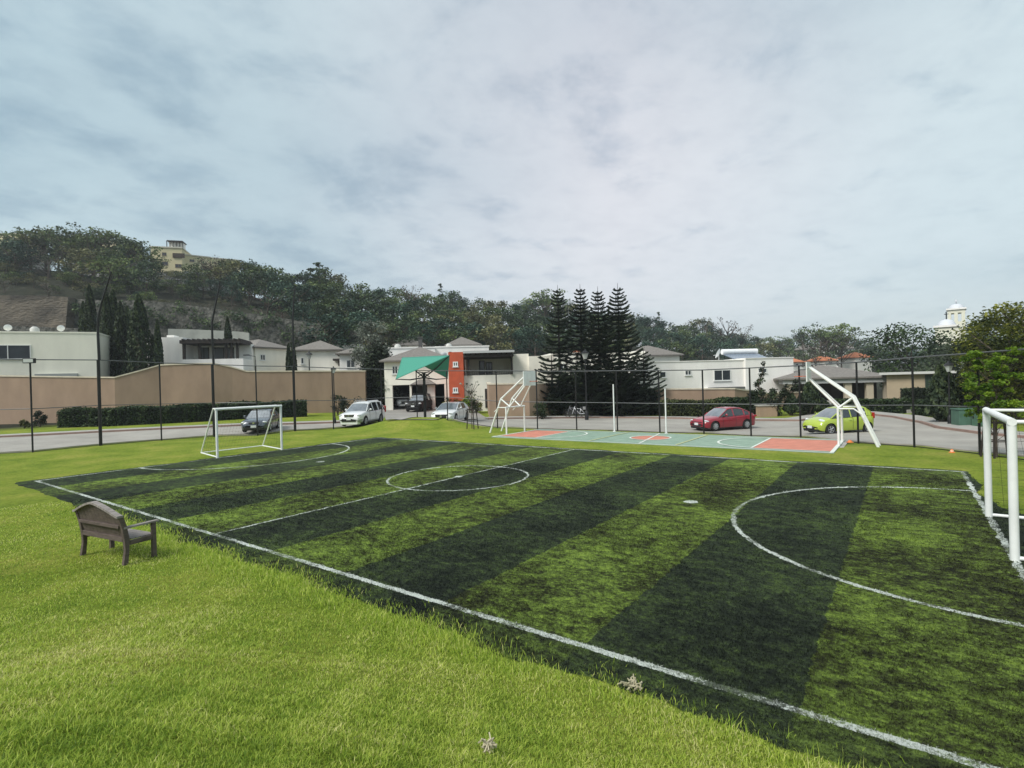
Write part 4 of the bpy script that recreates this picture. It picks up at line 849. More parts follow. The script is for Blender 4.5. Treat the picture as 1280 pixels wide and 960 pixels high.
    for sg in (1, -1):
        mb = MB(); mb.lathe([(.001, -1), (.5, -.86), (.86, -.5), (1, 0), (.86, .5), (.5, .86), (.001, 1)], (0, 0, 0), 14)
        h_ = mb.build('headlight', lampm, t, smooth=True); h_.scale = (ldx, ldy, ldz); h_.location = (lx, sg * ly, lz); h_.rotation_euler = (0, R(-c.get('ltilt', 12)), -sg * R(rot))
        tx, ty, tz, tdx, tdy, tdz = c['tail']
        mb = MB(); mb.box((tx, sg * ty, tz), (tdx, tdy, tdz)); mb.build('tail_light', tailm, t, bevel=.03)
    mb = MB(); mb.hexa([(xf - .35, -hw * .80, .16), (xf - .35, hw * .80, .16), (xf - .03, hw * .70, .16), (xf - .03, -hw * .70, .16)], [(xf - .35, -hw * .82, c.get('clr', .19) + .13), (xf - .35, hw * .82, c.get('clr', .19) + .13), (xf - .02, hw * .72, c.get('clr', .19) + .13), (xf - .02, -hw * .72, c.get('clr', .19) + .13)]); mb.build('front_skirt', grillem if c.get('dark_skirt') else paint, t, bevel=.02)
    mb = MB(); mb.box((xw[1] + wb / 2, 0, .24), (wb + .5, Wc * .80, .16)); mb.build('underbody', grillem, t)
    if c.get('rails'):
        for sg in (1, -1): mb = MB(); z_ = gh[i1 + 1][1]; mb.tube([(gh[i1][0] - .2, sg * hw * .62, z_ - .02), (gh[i1][0] - .35, sg * hw * .62, z_ + .07), (gh[i2][0] + .25, sg * hw * .62, z_ + .07), (gh[i2][0] + .1, sg * hw * .62, z_ - .02)], .02, 5); mb.build('roof_rail', chromem, t)
    for x in xw:
        for sg in (1, -1):
            w = thing('wheel', '', '', (x, sg * (hw - .105), wr)); del w['label'], w['category']; w.parent = t
            mb = MB(); mb.lathe([(wr * .62, -.1), (wr * .93, -.1), (wr, -.06), (wr, .06), (wr * .93, .1), (wr * .62, .1), (wr * .60, 0), (wr * .62, -.1)], (0, 0, 0), 28, axis='y'); mb.build('tyre', tyrem, w, smooth=True, autos=40)
            mb = MB(); s_ = sg * .075
            mb.lathe([(wr * .63, s_ * 1.2), (wr * .56, s_ * 1.25), (wr * .55, s_ * .4), (.001, s_ * .3)], (0, 0, 0), 24, axis='y', mi=1)
            for k in range(c.get('spokes', 5)):
                a_ = 2 * math.pi * k / c.get('spokes', 5); ca, sa = math.cos(a_), math.sin(a_)
                mb.tube([(0, s_ * 1.05, 0), (wr * .3 * ca, s_ * 1.15, wr * .3 * sa), (wr * .60 * ca, s_ * 1.15, wr * .60 * sa)], [.05, .038, .045], 5)
            mb.lathe([(.001, s_ * 1.3), (.05, s_ * 1.25), (.06, s_ * .9)], (0, 0, 0), 12, axis='y'); mb.lathe([(wr * .64, s_ * 1.0), (wr * .64, s_ * 1.36), (wr * .57, s_ * 1.3), (wr * .57, s_)], (0, 0, 0), 24, axis='y'); mb.build('rim', [rimm, grillem], w, smooth=True, autos=40)
    return t
SEDAN = dict(L=4.25, W=1.72, wr=.31, wb=2.55, fx=1.33, deck=[(-2.2, .78), (-2.12, .92), (-1.6, .98), (-.6, .95), (.6, .90), (.9, .90), (1.5, .83), (1.95, .72), (2.08, .60), (2.13, .50)],
    roof=[(.95, .90), (.55, 1.18), (.18, 1.40), (-.2, 1.455), (-.65, 1.44), (-1.05, 1.36), (-1.45, 1.20), (-1.85, .99)], ri=(2, 5), pill=((3, .035), (5, .04)), cfill=(6, 7), doors=(.72, -.32, -1.15), handles=(-.12, -.95), grille=(.33, .60, .50), plate=.46, lamp=(1.90, .66, .655, .22, .15, .065, 28), ltilt=8, tail=(-2.02, .66, .84, .16, .28, .12), intake=(.24, .31, .55), spokes=8, mi=1, dark_skirt=True)
HATCH = dict(L=3.6, W=1.62, wr=.30, wb=2.375, fx=1.12, deck=[(-1.8, .70), (-1.76, .95), (-1.4, 1.03), (0, .95), (.75, .93), (.95, .93), (1.3, .87), (1.6, .76), (1.74, .62), (1.8, .48)],
    roof=[(1.05, .92), (.65, 1.20), (.25, 1.42), (-.2, 1.51), (-.8, 1.51), (-1.25, 1.47), (-1.52, 1.28), (-1.74, 1.0)], ri=(2, 5), pill=((1, .03), (3, .03), (5, .05)), cfill=(5, 6), doors=(.62, -.28, -1.0), handles=(-.1, -.9), grille=(.30, .52, .42), bars=1, plate=.42, lamp=(1.44, .60, .74, .26, .13, .10, 32), ltilt=25, tail=(-1.72, .62, .98, .12, .20, .34), spokes=5, mi=1, dark_skirt=True)
SUV = dict(L=4.65, W=1.83, wr=.35, wb=2.71, fx=1.43, clr=.26, two=.56, deck=[(-2.33, .75), (-2.3, 1.0), (-1.9, 1.09), (0, 1.07), (.9, 1.06), (1.1, 1.06), (1.7, 1.00), (2.15, .90), (2.27, .76), (2.33, .60)],
    roof=[(1.15, 1.06), (.82, 1.32), (.45, 1.60), (0, 1.72), (-.9, 1.73), (-1.7, 1.70), (-2.05, 1.45), (-2.26, 1.08)], ri=(2, 5), pill=((1, .03), (3, .04), (4, .05), (5, .07)), doors=(.75, -.3, -1.25), handles=(-.1, -1.0), grille=(.70, .87, .40), bars=2, badge=.06, intake=(.36, .48, .55), plate=.56, lamp=(2.12, .68, .80, .17, .17, .085, 22), tail=(-2.27, .78, 1.05, .12, .2, .5), rails=True, spokes=6)
GOLF = dict(L=4.38, W=1.74, wr=.315, wb=2.51, fx=1.30, clr=.2, two=.42, deck=[(-2.2, .80), (-2.15, .98), (-1.5, 1.02), (-.5, .97), (.7, .93), (.95, .92), (1.5, .87), (2.0, .78), (2.12, .66), (2.19, .5)],
    roof=[(1.0, .92), (.62, 1.18), (.25, 1.40), (-.2, 1.47), (-.7, 1.46), (-1.1, 1.38), (-1.5, 1.20), (-1.8, 1.02)], ri=(2, 5), pill=((1, .03), (3, .035), (5, .05)), cfill=(6, 7), doors=(.7, -.3, -1.2), handles=(-.1, -.95), grille=(.58, .70, .34), badge=.075, intake=(.26, .38, .5), plate=.42, lamp=(1.99, .64, .68, .14, .17, .08, 18), tail=(-2.15, .66, .9, .12, .28, .16), spokes=5, dark_skirt=True)
MAZ = dict(L=4.46, W=1.80, wr=.33, wb=2.72, fx=1.42, deck=[(-2.23, .75), (-2.18, 1.0), (-1.7, 1.05), (-.5, .98), (.7, .94), (.95, .93), (1.5, .88), (1.98, .78), (2.14, .66), (2.23, .48)],
    roof=[(1.0, .93), (.60, 1.18), (.18, 1.38), (-.2, 1.44), (-.7, 1.44), (-1.25, 1.38), (-1.7, 1.22), (-2.05, 1.02)], ri=(2, 5), pill=((1, .03), (3, .035), (5, .06)), cfill=(5, 6), doors=(.72, -.3, -1.15), handles=(-.1, -.95), grille=(.36, .66, .48), badge=.09, plate=.3, lamp=(1.98, .68, .70, .25, .15, .04, 25), tail=(-2.15, .66, .9, .12, .3, .12), spokes=8)
def carloc(u, D, dz=.035): p = P2(u, D); return (p[0], p[1], Hs(*p) + dz)
def settle(x, y): return (x, y, Hs(x, y) + .037)
def hdg(th): return VIEWROT + R(th)
make_car('parked_car', 'dark red sedan parked nose to the court fence', 'car', settle(2.17, 23.72), R(-123.9), SEDAN, carpaint('red_car_paint', (.27, .008, .022)))
make_car('parked_car', 'lime green small hatchback parked behind the right basketball frame', 'car', settle(8.79, 22.67), R(-133.9), HATCH, carpaint('lime_car_paint', (.36, .46, .045)))
make_car('parked_car', 'white and grey older SUV with roof rails parked left of the mound', 'car', settle(-21.34, 13.06), R(-63.9), SUV, carpaint('white_car_paint', (.72, .73, .73)), carpaint('grey_car_paint', (.26, .27, .28)))
gx, gy = P2(325.5, 37.6)
make_car('parked_car', 'dark grey sedan seen through the left goal', 'car', settle(gx, gy), R(-42), GOLF, carpaint('dark_silver_car_paint', (.085, .10, .12), .3), screen=mat('bright_windscreen', (.30, .32, .34), .08, .3, 1.2, coat=.5))
make_car('parked_car', 'white modern hatchback parked right of the mound, front to the camera', 'car', settle(-15.78, 16.81), R(-66), MAZ, carpaint('white_car_paint', (.72, .73, .73)))
p = P2(502, 59.5); SUV2 = dict(SUV); 
make_car('parked_car', 'white car standing deep inside the dark garage', 'car', (p[0], p[1], Hs(*p) + .07), VIEWROT + R(-70), MAZ, carpaint('white_car_paint', (.72, .73, .73)))
p = P2(524, 55.0)
make_car('parked_car', 'black SUV on the driveway in front of the garage', 'car', (p[0], p[1], Hs(*p) + .07), VIEWROT + R(-98), SUV, mat('black_car_paint', (.008, .008, .009), .5, spec=.25))

# ------------------------------------------------------------------ goals
def net(mb, a, b, c, d, n, m, r=.0024, sag=.0):      # quad a-b-c-d
    a, b, c, d = map(lambda q: np.array(q, float), (a, b, c, d))
    def pt(s, t):
        p = (a * (1 - s) + b * s) * (1 - t) + (d * (1 - s) + c * s) * t; p[2] -= sag * math.sin(math.pi * s) * math.sin(math.pi * t); return p
    for i in range(n + 1): mb.tube([pt(i / n, j / 6) for j in range(7)], r, 3, cap=False)
    for j in range(m + 1): mb.tube([pt(i / 6, j / m) for i in range(7)], r, 3, cap=False)
def goal(label, x0, sg, yn, yf, h_, dt, db, r, rback, bdx=0.0, lean=0.0):
    t = thing('football_goal', label, 'goal', (x0, (yn + yf) / 2, .015), 0, 'goals of the striped pitch'); w = (yf - yn) / 2
    for y in (-w, w): mb = MB(); mb.tube([(0, y, 0), (0, y, h_)], r, 14); mb.build('goalpost', whitepaint, t, smooth=True, autos=50)
    mb = MB(); mb.tube([(0, -w - r, h_), (0, w + r, h_)], r, 14); mb.build('crossbar', whitepaint, t, smooth=True, autos=50)
    mb = MB(); b = rback
    for y in (-w, w): mb.tube([(0, y, h_), (sg * dt, y + bdx, h_)], b, 8); mb.tube([(sg * dt, y + bdx, h_), (sg * db, y + bdx, 0.04)], b, 8); mb.tube([(0, y, .04), (sg * db, y + bdx, .04)], b, 8)
    mb.tube([(sg * db, -w + bdx, .04), (sg * db, w + bdx, .04)], b, 8)
    if b > .02: mb.tube([(sg * dt, -w + bdx, h_), (sg * dt, w + bdx, h_)], b, 8)
    mb.build('back_frame', whitepaint, t, smooth=True, autos=50)
    mb = MB(); net(mb, (sg * dt, -w + bdx, h_), (sg * dt, w + bdx, h_), (sg * db, w + bdx, .05), (sg * db, -w + bdx, .05), 20, 14); 
    for y in (-w, w): net(mb, (0, y, h_), (sg * dt, y + bdx, h_), (sg * db, y + bdx, .05), (0, y, .05), 7, 14)
    mb.build('net', blacknet, t); return t
goal('white football goal at the far left end, dark sedan showing through it', -13.24, -1, -1.47, 1.64, 2.2, 1.25, 2.6, .055, .032, .45)
goal('large white football goal cut by the right edge of the picture', 13.25, 1, -1.612, 1.574, 2.2, 1.0, 1.7, .062, .034)

# ------------------------------------------------------------------ basketball frames with goal frame below
def hoop(label, x, sg, yn, yf, h0, xl, zk, xk, xt, zt_, zt2, bbw=1.25):
    """sg: direction of court centre from goal frame; xl leg foot offset, knee (xk,zk), board at xt"""
    yc = (yn + yf) / 2; w = (yf - yn) / 2; t = thing('basketball_frame', label, 'basketball hoop', (x, yc, .0), 0, 'white steel basketball frames')
    r = .045
    for y in (-w, w): mb = MB(); mb.tube([(0, y, .0), (0, y, h0)], .05, 10); mb.build('goalpost', whitepaint, t, smooth=True, autos=50)
    mb = MB(); mb.tube([(0, -w - .05, h0), (0, w + .05, h0)], .05, 10); mb.build('crossbar', whitepaint, t, smooth=True, autos=50)
    yk = w * .62
    for y in (-yk, yk):
        mb = MB(); mb.tube([(-sg * xl, y * 1.0, -.02), (-sg * xk, y, zk), (sg * xt, y * .55, zt_)], .055, 8); mb.tube([(-sg * xk, y, zk), (0, y * .9, h0 + .02)], r, 8)
        mb.build('main_beam', whitepaint, t, smooth=True, autos=50)
        mb = MB(); mb.tube([(0, y, h0 + .02), (sg * xt, y * .45, zt2)], r, 8); mb.build('lower_beam', whitepaint, t, smooth=True, autos=50)
        mb = MB(); mb.tube([(0, math.copysign(w, y), h0), (-sg * .55, math.copysign(w, y), h0), (-sg * .85, math.copysign(w, y), h0 - .25)], .03, 7); mb.build('net_arm', whitepaint, t, smooth=True, autos=50)
    mb = MB(); mb.box((sg * (xt + .04), 0, (zt_ + zt2) / 2 + .06), (.045, bbw, .85)); bb = mb.build('backboard', whitepaint, t, bevel=.008)
    mb = MB(); c = (sg * (xt + .38), 0, zt2 + .12); mb.tube([(c[0] + .225 * math.cos(a_), .225 * math.sin(a_), c[2]) for a_ in np.linspace(0, 2 * math.pi, 25)], .014, 6); mb.tube([(sg * (xt + .05), 0, c[2]), (c[0] - sg * .22, 0, c[2])], .02, 6); rim = mb.build('hoop_ring', mat('orange_rim_paint', (.55, .12, .04), .5), t)
    return t
hoop('white steel basketball frame at the right end, in front of the green car', 9.66, -1, 12.79, 14.35, 1.60, 1.36, 2.05, .52, 1.10, 3.36, 2.86)
hoop('white steel basketball frame at the left end, before the tan wall', -7.0, 1, 12.05, 13.91, 1.60, 1.55, 2.09, .62, 1.05, 3.45, 2.98)
for (x, y, hh, l) in ((-1.75, 15.5, 2.75, 'tall white net pole at the court edge, the taller of two'), (1.35, 15.45, 2.45, 'white net pole at the court edge left of the red car')):
    t = thing('net_pole', l, 'pole', (x, y, .05), 0, 'volleyball net poles'); mb = MB(); mb.tube([(0, 0, 0), (0, 0, hh)], .038, 10); mb.build('pole', whitepaint, t, smooth=True, autos=50); mb = MB(); mb.lathe([(.001, 0), (.09, 0), (.09, .03), (.001, .03)], n=12); mb.tube([(0, 0, hh * .96), (.0, .09, hh * .96)], .015, 5); mb.build('fitting', whitepaint, t)

# ------------------------------------------------------------------ fence
TOP_PX = [(-60, 448), (39, 449.5), (124, 450), (201, 453.5), (267, 455.5), (320, 457.5), (368, 458), (417, 460), (477, 461.5), (521, 463), (559, 463.5), (621, 463.5), (670, 464), (720, 464), (770, 463.5), (824, 463), (878, 462.5), (938, 460), (1000, 457), (1067, 453), (1142, 447), (1225, 441), (1330, 433)]
fence = thing('sports_fence', 'tall black post and rail fence round the pitch and court', 'fence', (FP[8][0], FP[8][1], 0))
tops = []; F3 = []
for i, (p, (u, v)) in enumerate(zip(FP, TOP_PX)):
    D = float(np.dot(np.array([p[0], p[1], 0]) - CAM, FW)); z = ZT(u, v, D); z0 = Hs(*p); 
    F3.append((p[0], p[1], z0)); tops.append((p[0], p[1], z))
    thick = {2: .085, 4: .085, 6: .085}.get(i, .042)
    mb = MB(); mb.tube([(p[0], p[1], z0 - .1), (p[0], p[1], z)], thick, 8); mb.build('post', blackmetal, fence, smooth=True, autos=50, world=True)
raill = mat('grey_galvanised_rail', (.10, .105, .11), .5, .15, 3, metal=.3)
for a, b in zip(tops[:-1], tops[1:]): mb = MB(); mb.tube([a, b], .028, 6); mb.build('top_rail', raill, fence, world=True)
for a, b, c, d in zip(tops[:-1], tops[1:], F3[:-1], F3[1:]):
    mb = MB(); f0 = .47; mb.tube([tuple(np.array(c) + (np.array(a) - np.array(c)) * f0), tuple(np.array(d) + (np.array(b) - np.array(d)) * f0)], .022, 5); mb.build('mid_rail', raill, fence, world=True)
    mb = MB(); mb.tube([(c[0], c[1], c[2] + .04), (d[0], d[1], d[2] + .04)], .02, 5); mb.build('bottom_rail', blackmetal, fence, world=True)
# bent poles rising from the fence
for i, pts, l in ((2, [(124, 450, 1), (122.5, 420, 1), (122.5, 398, 1), (126, 382, 1), (132, 362, 1), (139, 340, 1)], 'tall black bent pole leaning right in front of the cypress group'), (4, [(267, 455, 1), (265.5, 425, 1), (265, 403, 1), (268, 388, 1), (272, 368, 1), (275, 352, 1)], 'tall black bent pole in front of the white pergola house'), (6, [(368, 458, 1), (366.5, 430, 1), (366, 400, 1), (367, 375, 1), (369, 358, 1)], 'tall black nearly straight pole between the two hip roofed houses')):
    p = FP[i]; D = float(np.dot(np.array([p[0], p[1], 0]) - CAM, FW)); t = thing('bent_pole', l, 'pole', (p[0], p[1], tops[i][2]), 0, 'tall bent poles on the left fence')
    q = [atd(u, v, D + .0 * k) for k, (u, v, _) in enumerate(pts)]; mb = MB(); mb.tube(q, np.linspace(.075, .045, len(q)), 8); mb.build('shaft', blackmetal, t, smooth=True, autos=60, world=True)
    mb = MB(); mb.tube([q[-1], q[-1] + (q[-1] - q[-2]) * .02], .06, 8); mb.build('cap', blackmetal, t, world=True)
# floodlight on fence post
p = FP[1]; D = float(np.dot(np.array([p[0], p[1], 0]) - CAM, FW)); c = atd(37.5, 451, D)
t = thing('floodlight', 'rectangular floodlight on top of the leftmost fence post', 'floodlight', c, VIEWROT + .15)
mb = MB(); mb.box((0, -.05, .0), (.56, .16, .26)); mb.build('housing', blackmetal, t, bevel=.02); mb = MB(); mb.box((0, -.14, 0), (.46, .02, .18)); mb.build('glass', mat('lamp_glass', (.5, .52, .52), .2), t); mb = MB(); mb.tube([(0, 0, -.3), (0, 0, 0)], .03, 6); mb.build('bracket', blackmetal, t)
c = atd(1002, 460, float(np.dot(np.array([*FP[18], 0]) - CAM, FW)))
t = thing('floodlight', 'small floodlight on the fence post beside the right backboard', 'floodlight', c, VIEWROT - .1); mb = MB(); mb.box((0, -.03, 0), (.30, .12, .20)); mb.build('housing', blackmetal, t); mb = MB(); mb.box((0, -.1, 0), (.24, .02, .14)); mb.build('glass', MATS['lamp_glass'], t)
# ------------------------------------------------------------------ lamps
def streetlamp(label, u, D, vtop, kind=0, s=1.0):
    g_ = GD(u, D); zt_ = ZT(u, vtop, D); hh = zt_ - g_[2]; t = thing('street_lamp', label, 'street lamp', g_, VIEWROT)
    mb = MB(); mb.tube([(0, 0, 0), (0, 0, hh * .5), (0, 0, hh - .55 * s)], [.07 * s, .05 * s, .04 * s], 8); mb.lathe([(.12 * s, 0), (.12 * s, .5 * s), (.07 * s, .6 * s)], n=10); mb.build('post', blackmetal, t, smooth=True, autos=50)
    if kind == 0:
        mb = MB(); mb.lathe([(.10 * s, hh - .55 * s), (.22 * s, hh - .2 * s), (.001, hh - .2 * s)], n=6); mb.build('lantern', mat('lantern_glass', (.42, .44, .42), .3), t)
        mb = MB(); mb.lathe([(.28 * s, hh - .2 * s), (.26 * s, hh - .15 * s), (.08 * s, hh - .02 * s), (.03 * s, hh + .1 * s), (.001, hh + .1 * s)], n=6); mb.build('lantern_cap', blackmetal, t)
    else:
        mb = MB(); mb.tube([(0, 0, hh - .6), (0, 0, hh - .2), (-.9, 0, hh)], .03, 6); mb.box((-1.0, 0, hh), (.6, .25, .1)); mb.build('lamp_head', blackmetal, t)
streetlamp('black lantern post in front of the tan wall left of the white SUV', 417, 42, 459, 0, .85)
streetlamp('black lantern post among the dark trees right of the pavilion', 1186, 31.5, 453, 0, 1.0)
streetlamp('lantern post glimpsed between the tall pines', 732, 44.5, 438, 0, 1.3)
streetlamp('dark street lamp with a flat arm behind the wall near the first hip roofed house', 320, 60, 443.5, 1)
streetlamp('hexagonal lantern on a post before the second hip roofed house', 387, 60, 440, 0, 1.4)
# ------------------------------------------------------------------ shade sail
D0 = 39.5; base = GD(530, D0); A_ = atd(494.5, 474, 38.0); C_ = atd(562, 444, 38.8); B_ = atd(502.5, 446.8, 42.4); D_ = atd(559.5, 473, 41.8)
t = thing('shade_umbrella', 'green twisted square shade sail on a black post behind the mound', 'shade sail', base, 0)
n = 12; mb = MB(); M_ = A_ + (C_ - A_) * .53
def tri(P, Q, S):
    vs = []; idx = {}
    for i in range(n + 1):
        for j in range(n + 1 - i):
            a_, b_ = i / n, j / n; idx[i, j] = len(vs); q = P * (1 - a_ - b_) + Q * a_ + S * b_; q = q - np.array([0, 0, .35 * a_ * b_ * (1 - a_ - b_) * 4]); vs.append(q)
    fs = []
    for i in range(n):
        for j in range(n - i):
            fs.append((idx[i, j], idx[i + 1, j], idx[i, j + 1]))
            if j < n - i - 1: fs.append((idx[i + 1, j], idx[i + 1, j + 1], idx[i, j + 1]))
    mb.add(vs, fs)
tri(A_, C_, B_); tri(M_, D_, C_)
greenf = leafmat('green_sail_fabric', [(.062, .27, .20), (.062, .27, .20)], .08, .8)
o = mb.build('canopy', greenf, t, smooth=True, world=True); sf = o.modifiers.new('thickness', 'SOLIDIFY'); sf.thickness = .02
Cc = (A_ + B_ + C_ + D_) / 4; top = np.array([base[0], base[1], ZT(530, 466, D0)])
mb = MB(); mb.tube([base, top], .10, 10); mb.build('post', blackmetal, t, smooth=True, autos=50, world=True)
for q in (A_, B_, C_, D_):
    mid = top + (q - top) * .5; mid[2] = min(mid[2], (q[2] + top[2]) / 2) - .28; mb = MB(); mb.tube([top - np.array([0, 0, .35]), mid, q], [.06, .045, .03], 7); mb.tube([top, top + (q - top) * .22 + np.array([0, 0, -.2])], .04, 6); mb.build('arm', blackmetal, t, smooth=True, world=True)
# ------------------------------------------------------------------ bench
bx, by = .12, -9.735; bench = thing('garden_bench', 'weathered brown wooden bench with arched plank back beside the pitch, seen from behind', 'bench', (bx, by, Hs(bx, by) - .01), R(9.5))
woodm = mat('weathered_timber', (.062, .046, .038), .85, 0, 5, .5, 30, col2=(.125, .095, .082), stretch=(1, 1, 5), bdist=.004); woodtop = mat('pale_timber', (.16, .14, .13), .8, 0, 5, .5, 30, col2=(.30, .27, .25), stretch=(5, 1, 1), bdist=.004)  # paler timber for the armrests, top rail and seat slats
bw = .69
def prism(mb, pts, x0, x1):   # yz polygon extruded along x
    n = len(pts); mb.add([(x0, a, b) for a, b in pts] + [(x1, a, b) for a, b in pts], [tuple(range(n))[::-1], tuple(n + k for k in range(n))] + [(k, (k + 1) % n, n + (k + 1) % n, n + k) for k in range(n)])
for sx in (-1, 1):
    mb = MB(); prism(mb, [(-.03, 0), (.05, 0), (.075, .25), (.085, .44), (.04, .70), (-.02, .89), (-.09, .87), (-.035, .66), (.0, .44), (.01, .25)], sx * bw - .035, sx * bw + .035); mb.build('back_leg', woodm, bench, bevel=.006)
    mb = MB(); mb.box((sx * bw, .50, .32), (.065, .07, .64)); mb.build('front_leg', woodm, bench, bevel=.006)
    mb = MB(); mb.hexa([(sx * bw - .045, -.01, .635), (sx * bw + .045, -.01, .635), (sx * bw + .045, .58, .640), (sx * bw - .045, .58, .640)], [(sx * bw - .045, -.01, .67), (sx * bw + .045, -.01, .67), (sx * bw + .045, .58, .672), (sx * bw - .045, .58, .672)]); mb.build('armrest', woodtop, bench, bevel=.006)
    mb = MB(); mb.box((sx * bw, .28, .375), (.045, .37, .08)); mb.build('side_rail', woodm, bench, bevel=.004)
def arch(x): return .87 + .21 * (1 - (abs(x) / bw) ** 1.35)
def ylean(z): return .055 - .13 * max(0, (z - .42)) / .5
np_ = 11; pwid = (2 * bw - .08) / np_
for k in range(np_):
    x0 = -bw + .04 + k * pwid + .003; x1 = x0 + pwid - .006; zt0, zt1 = arch(x0) - .02, arch(x1) - .02
    y0, y1 = ylean(.42), ylean((zt0 + zt1) / 2); mb = MB()
    mb.hexa([(x0, y0 - .011, .42), (x1, y0 - .011, .42), (x1, y0 + .011, .42), (x0, y0 + .011, .42)], [(x0, ylean(zt0) - .011, zt0), (x1, ylean(zt1) - .011, zt1), (x1, ylean(zt1) + .011, zt1), (x0, ylean(zt0) + .011, zt0)]); mb.build('back_plank', woodm, bench)
mb = MB(); nn = 24; vs = []
for i in range(nn + 1):
    x = -bw - .045 + (2 * bw + .09) * i / nn; z = arch(min(abs(x), bw)) ; y = ylean(z); vs += [(x, y - .055, z - .02), (x, y + .045, z - .02), (x, y + .045, z + .018), (x, y - .055, z + .018)]
fs = [(i * 4 + k, i * 4 + (k + 1) % 4, i * 4 + 4 + (k + 1) % 4, i * 4 + 4 + k) for i in range(nn) for k in range(4)] + [(0, 1, 2, 3), tuple(4 * nn + k for k in (3, 2, 1, 0))]
mb.add(vs, fs); mb.build('top_rail', woodtop, bench)
for z, hh in ((.68, .055), (.445, .085)): mb = MB(); mb.box((0, ylean(z) - .032, z), (2 * bw - .075, .036, hh)); mb.build('cross_rail', woodm, bench, bevel=.004)
for k in range(6): mb = MB(); mb.box((0, .095 + k * .083, .428 - .002 * k), (2 * bw - .08, .072, .022)); mb.build('seat_slat', woodtop, bench, bevel=.003)
mb = MB(); mb.box((0, .50, .375), (2 * bw - .07, .04, .075)); mb.build('front_rail', woodm, bench, bevel=.004)
# ------------------------------------------------------------------ bicycles
def bike(label, x, y, rz, paint, basket=False):
    t = thing('bicycle', label, 'bicycle', (x, y, Hs(x, y) + .14), rz, 'bicycles parked on the far pavement'); t.scale = (1, 1, 1)
    for cx_ in (-.52, .52):
        w = MB(); w.tube([(cx_ + .33 * math.cos(a_), 0, .34 + .33 * math.sin(a_)) for a_ in np.linspace(0, 2 * math.pi, 29)], .02, 5); wh = w.build('wheel', tyrem, t)
        w = MB(); [w.tube([(cx_, 0, .34), (cx_ + .31 * math.cos(a_), 0, .34 + .31 * math.sin(a_))], .004, 3) for a_ in np.linspace(0, 2 * math.pi, 14, endpoint=False)]; w.build('spokes', chromem, wh)
    m_ = MB(); [m_.tube(q, .02, 6) for q in ([(-.52, 0, .34), (-.1, 0, .32)], [(-.1, 0, .32), (-.22, 0, .85)], [(-.1, 0, .32), (.32, 0, .78)], [(-.19, 0, .74), (.32, 0, .80)], [(-.52, 0, .34), (-.2, 0, .72)], [(.52, 0, .34), (.30, 0, .95)])]; m_.build('frame', paint, t, smooth=True)
    m_ = MB(); m_.tube([(.22, -.27, 1.0), (.30, -.1, .98), (.30, .1, .98), (.22, .27, 1.0)], .016, 6); m_.build('handlebar', chromem, t)
    m_ = MB(); m_.lathe([(.001, 0), (.10, .0), (.11, .03), (.06, .06), (.001, .07)], (-.24, 0, .86), 10); m_.build('saddle', blackmetal, t)
    if basket: m_ = MB(); m_.box((-.55, 0, .80), (.36, .28, .24)); m_.build('rear_crate', mat('grey_crate', (.25, .25, .25), .7), t)
p = gp(720, 524); bike('pale bicycle with a rear crate parked under the pines', p[0] + .2, p[1] + .1, VIEWROT + R(174), whiteplastic, True)
bike('darker bicycle leaning beside the pale one under the pines', p[0] - .5, p[1] + .5, VIEWROT + R(160), mat('grey_bike_paint', (.2, .2, .22), .4))
# ------------------------------------------------------------------ small things
p = at(1190, 566.5, 0); t = thing('marker_cone', 'small orange marker cone on the grass near the right goal', 'cone', (p[0], p[1], Hs(p[0], p[1]))); orc = mat('orange_plastic', (.75, .20, .04), .5)
mb = MB(); mb.lathe([(.001, .0), (.10, 0), (.10, .012), (.07, .018), (.035, .12), (.001, .125)], n=18); mb.build('cone_body', orc, t, smooth=True, autos=40); mb = MB(); mb.lathe([(.056, .05), (.062, .05), (.050, .08), (.045, .08)], n=18); mb.build('cone_band', mat('pale_band', (.7, .6, .5), .6), t)
p = at(1060, 561.5, 0); t = thing('marker_cone', 'orange marker cone lying beside the goal frame of the right basketball frame', 'cone', (9.95, 14.3, .05)); mb = MB(); mb.lathe([(.001, .0), (.14, 0), (.14, .015), (.10, .025), (.05, .10), (.001, .105)], n=18); mb.build('cone_body', orc, t, smooth=True, autos=40)
g_ = GD(1207, 30.5); t = thing('utility_cabinet', 'green electrical transformer cabinet on the pavement before the dark hedge tree', 'utility box', g_, VIEWROT - .25)
mb = MB(); mb.box((0, 0, .48), (1.15, .85, .95)); mb.build('cabinet', mat('cabinet_green', (.055, .12, .085), .55, .15, 2), t, bevel=.03); mb = MB(); mb.box((0, 0, 1.0), (1.22, .92, .08)); mb.build('lid', MATS['cabinet_green'], t, bevel=.02); mb = MB(); mb.box((0, 0, -.1), (1.3, 1.0, .22)); mb.build('plinth', concrete, t); mb = MB(); mb.box((0, -.43, .5), (.02, .012, .8)); mb.box((.1, -.435, .55), (.06, .03, .12)); mb.build('door_latch', blackmetal, t)
g_ = GD(957, 44); t = thing('planter', 'low tan plastered planter block with a cap under the twisted juniper', 'planter', g_, VIEWROT)
mb = MB(); mb.box((0, 0, .38), (1.45, .7, 1.0)); mb.build('block', brownwall, t, bevel=.02); mb = MB(); mb.box((0, 0, .92), (1.6, .82, .09)); mb.build('cap', concrete, t)
g_ = GD(1142, 41); t = thing('entry_steps', 'pale steps between the two clipped hedges right of the pavilion', 'steps', g_, VIEWROT)
for k in range(5): mb = MB(); mb.box((0, .35 * k, .1 + .15 * k), (1.3, .36, .3)); mb.build('step', concrete, t)

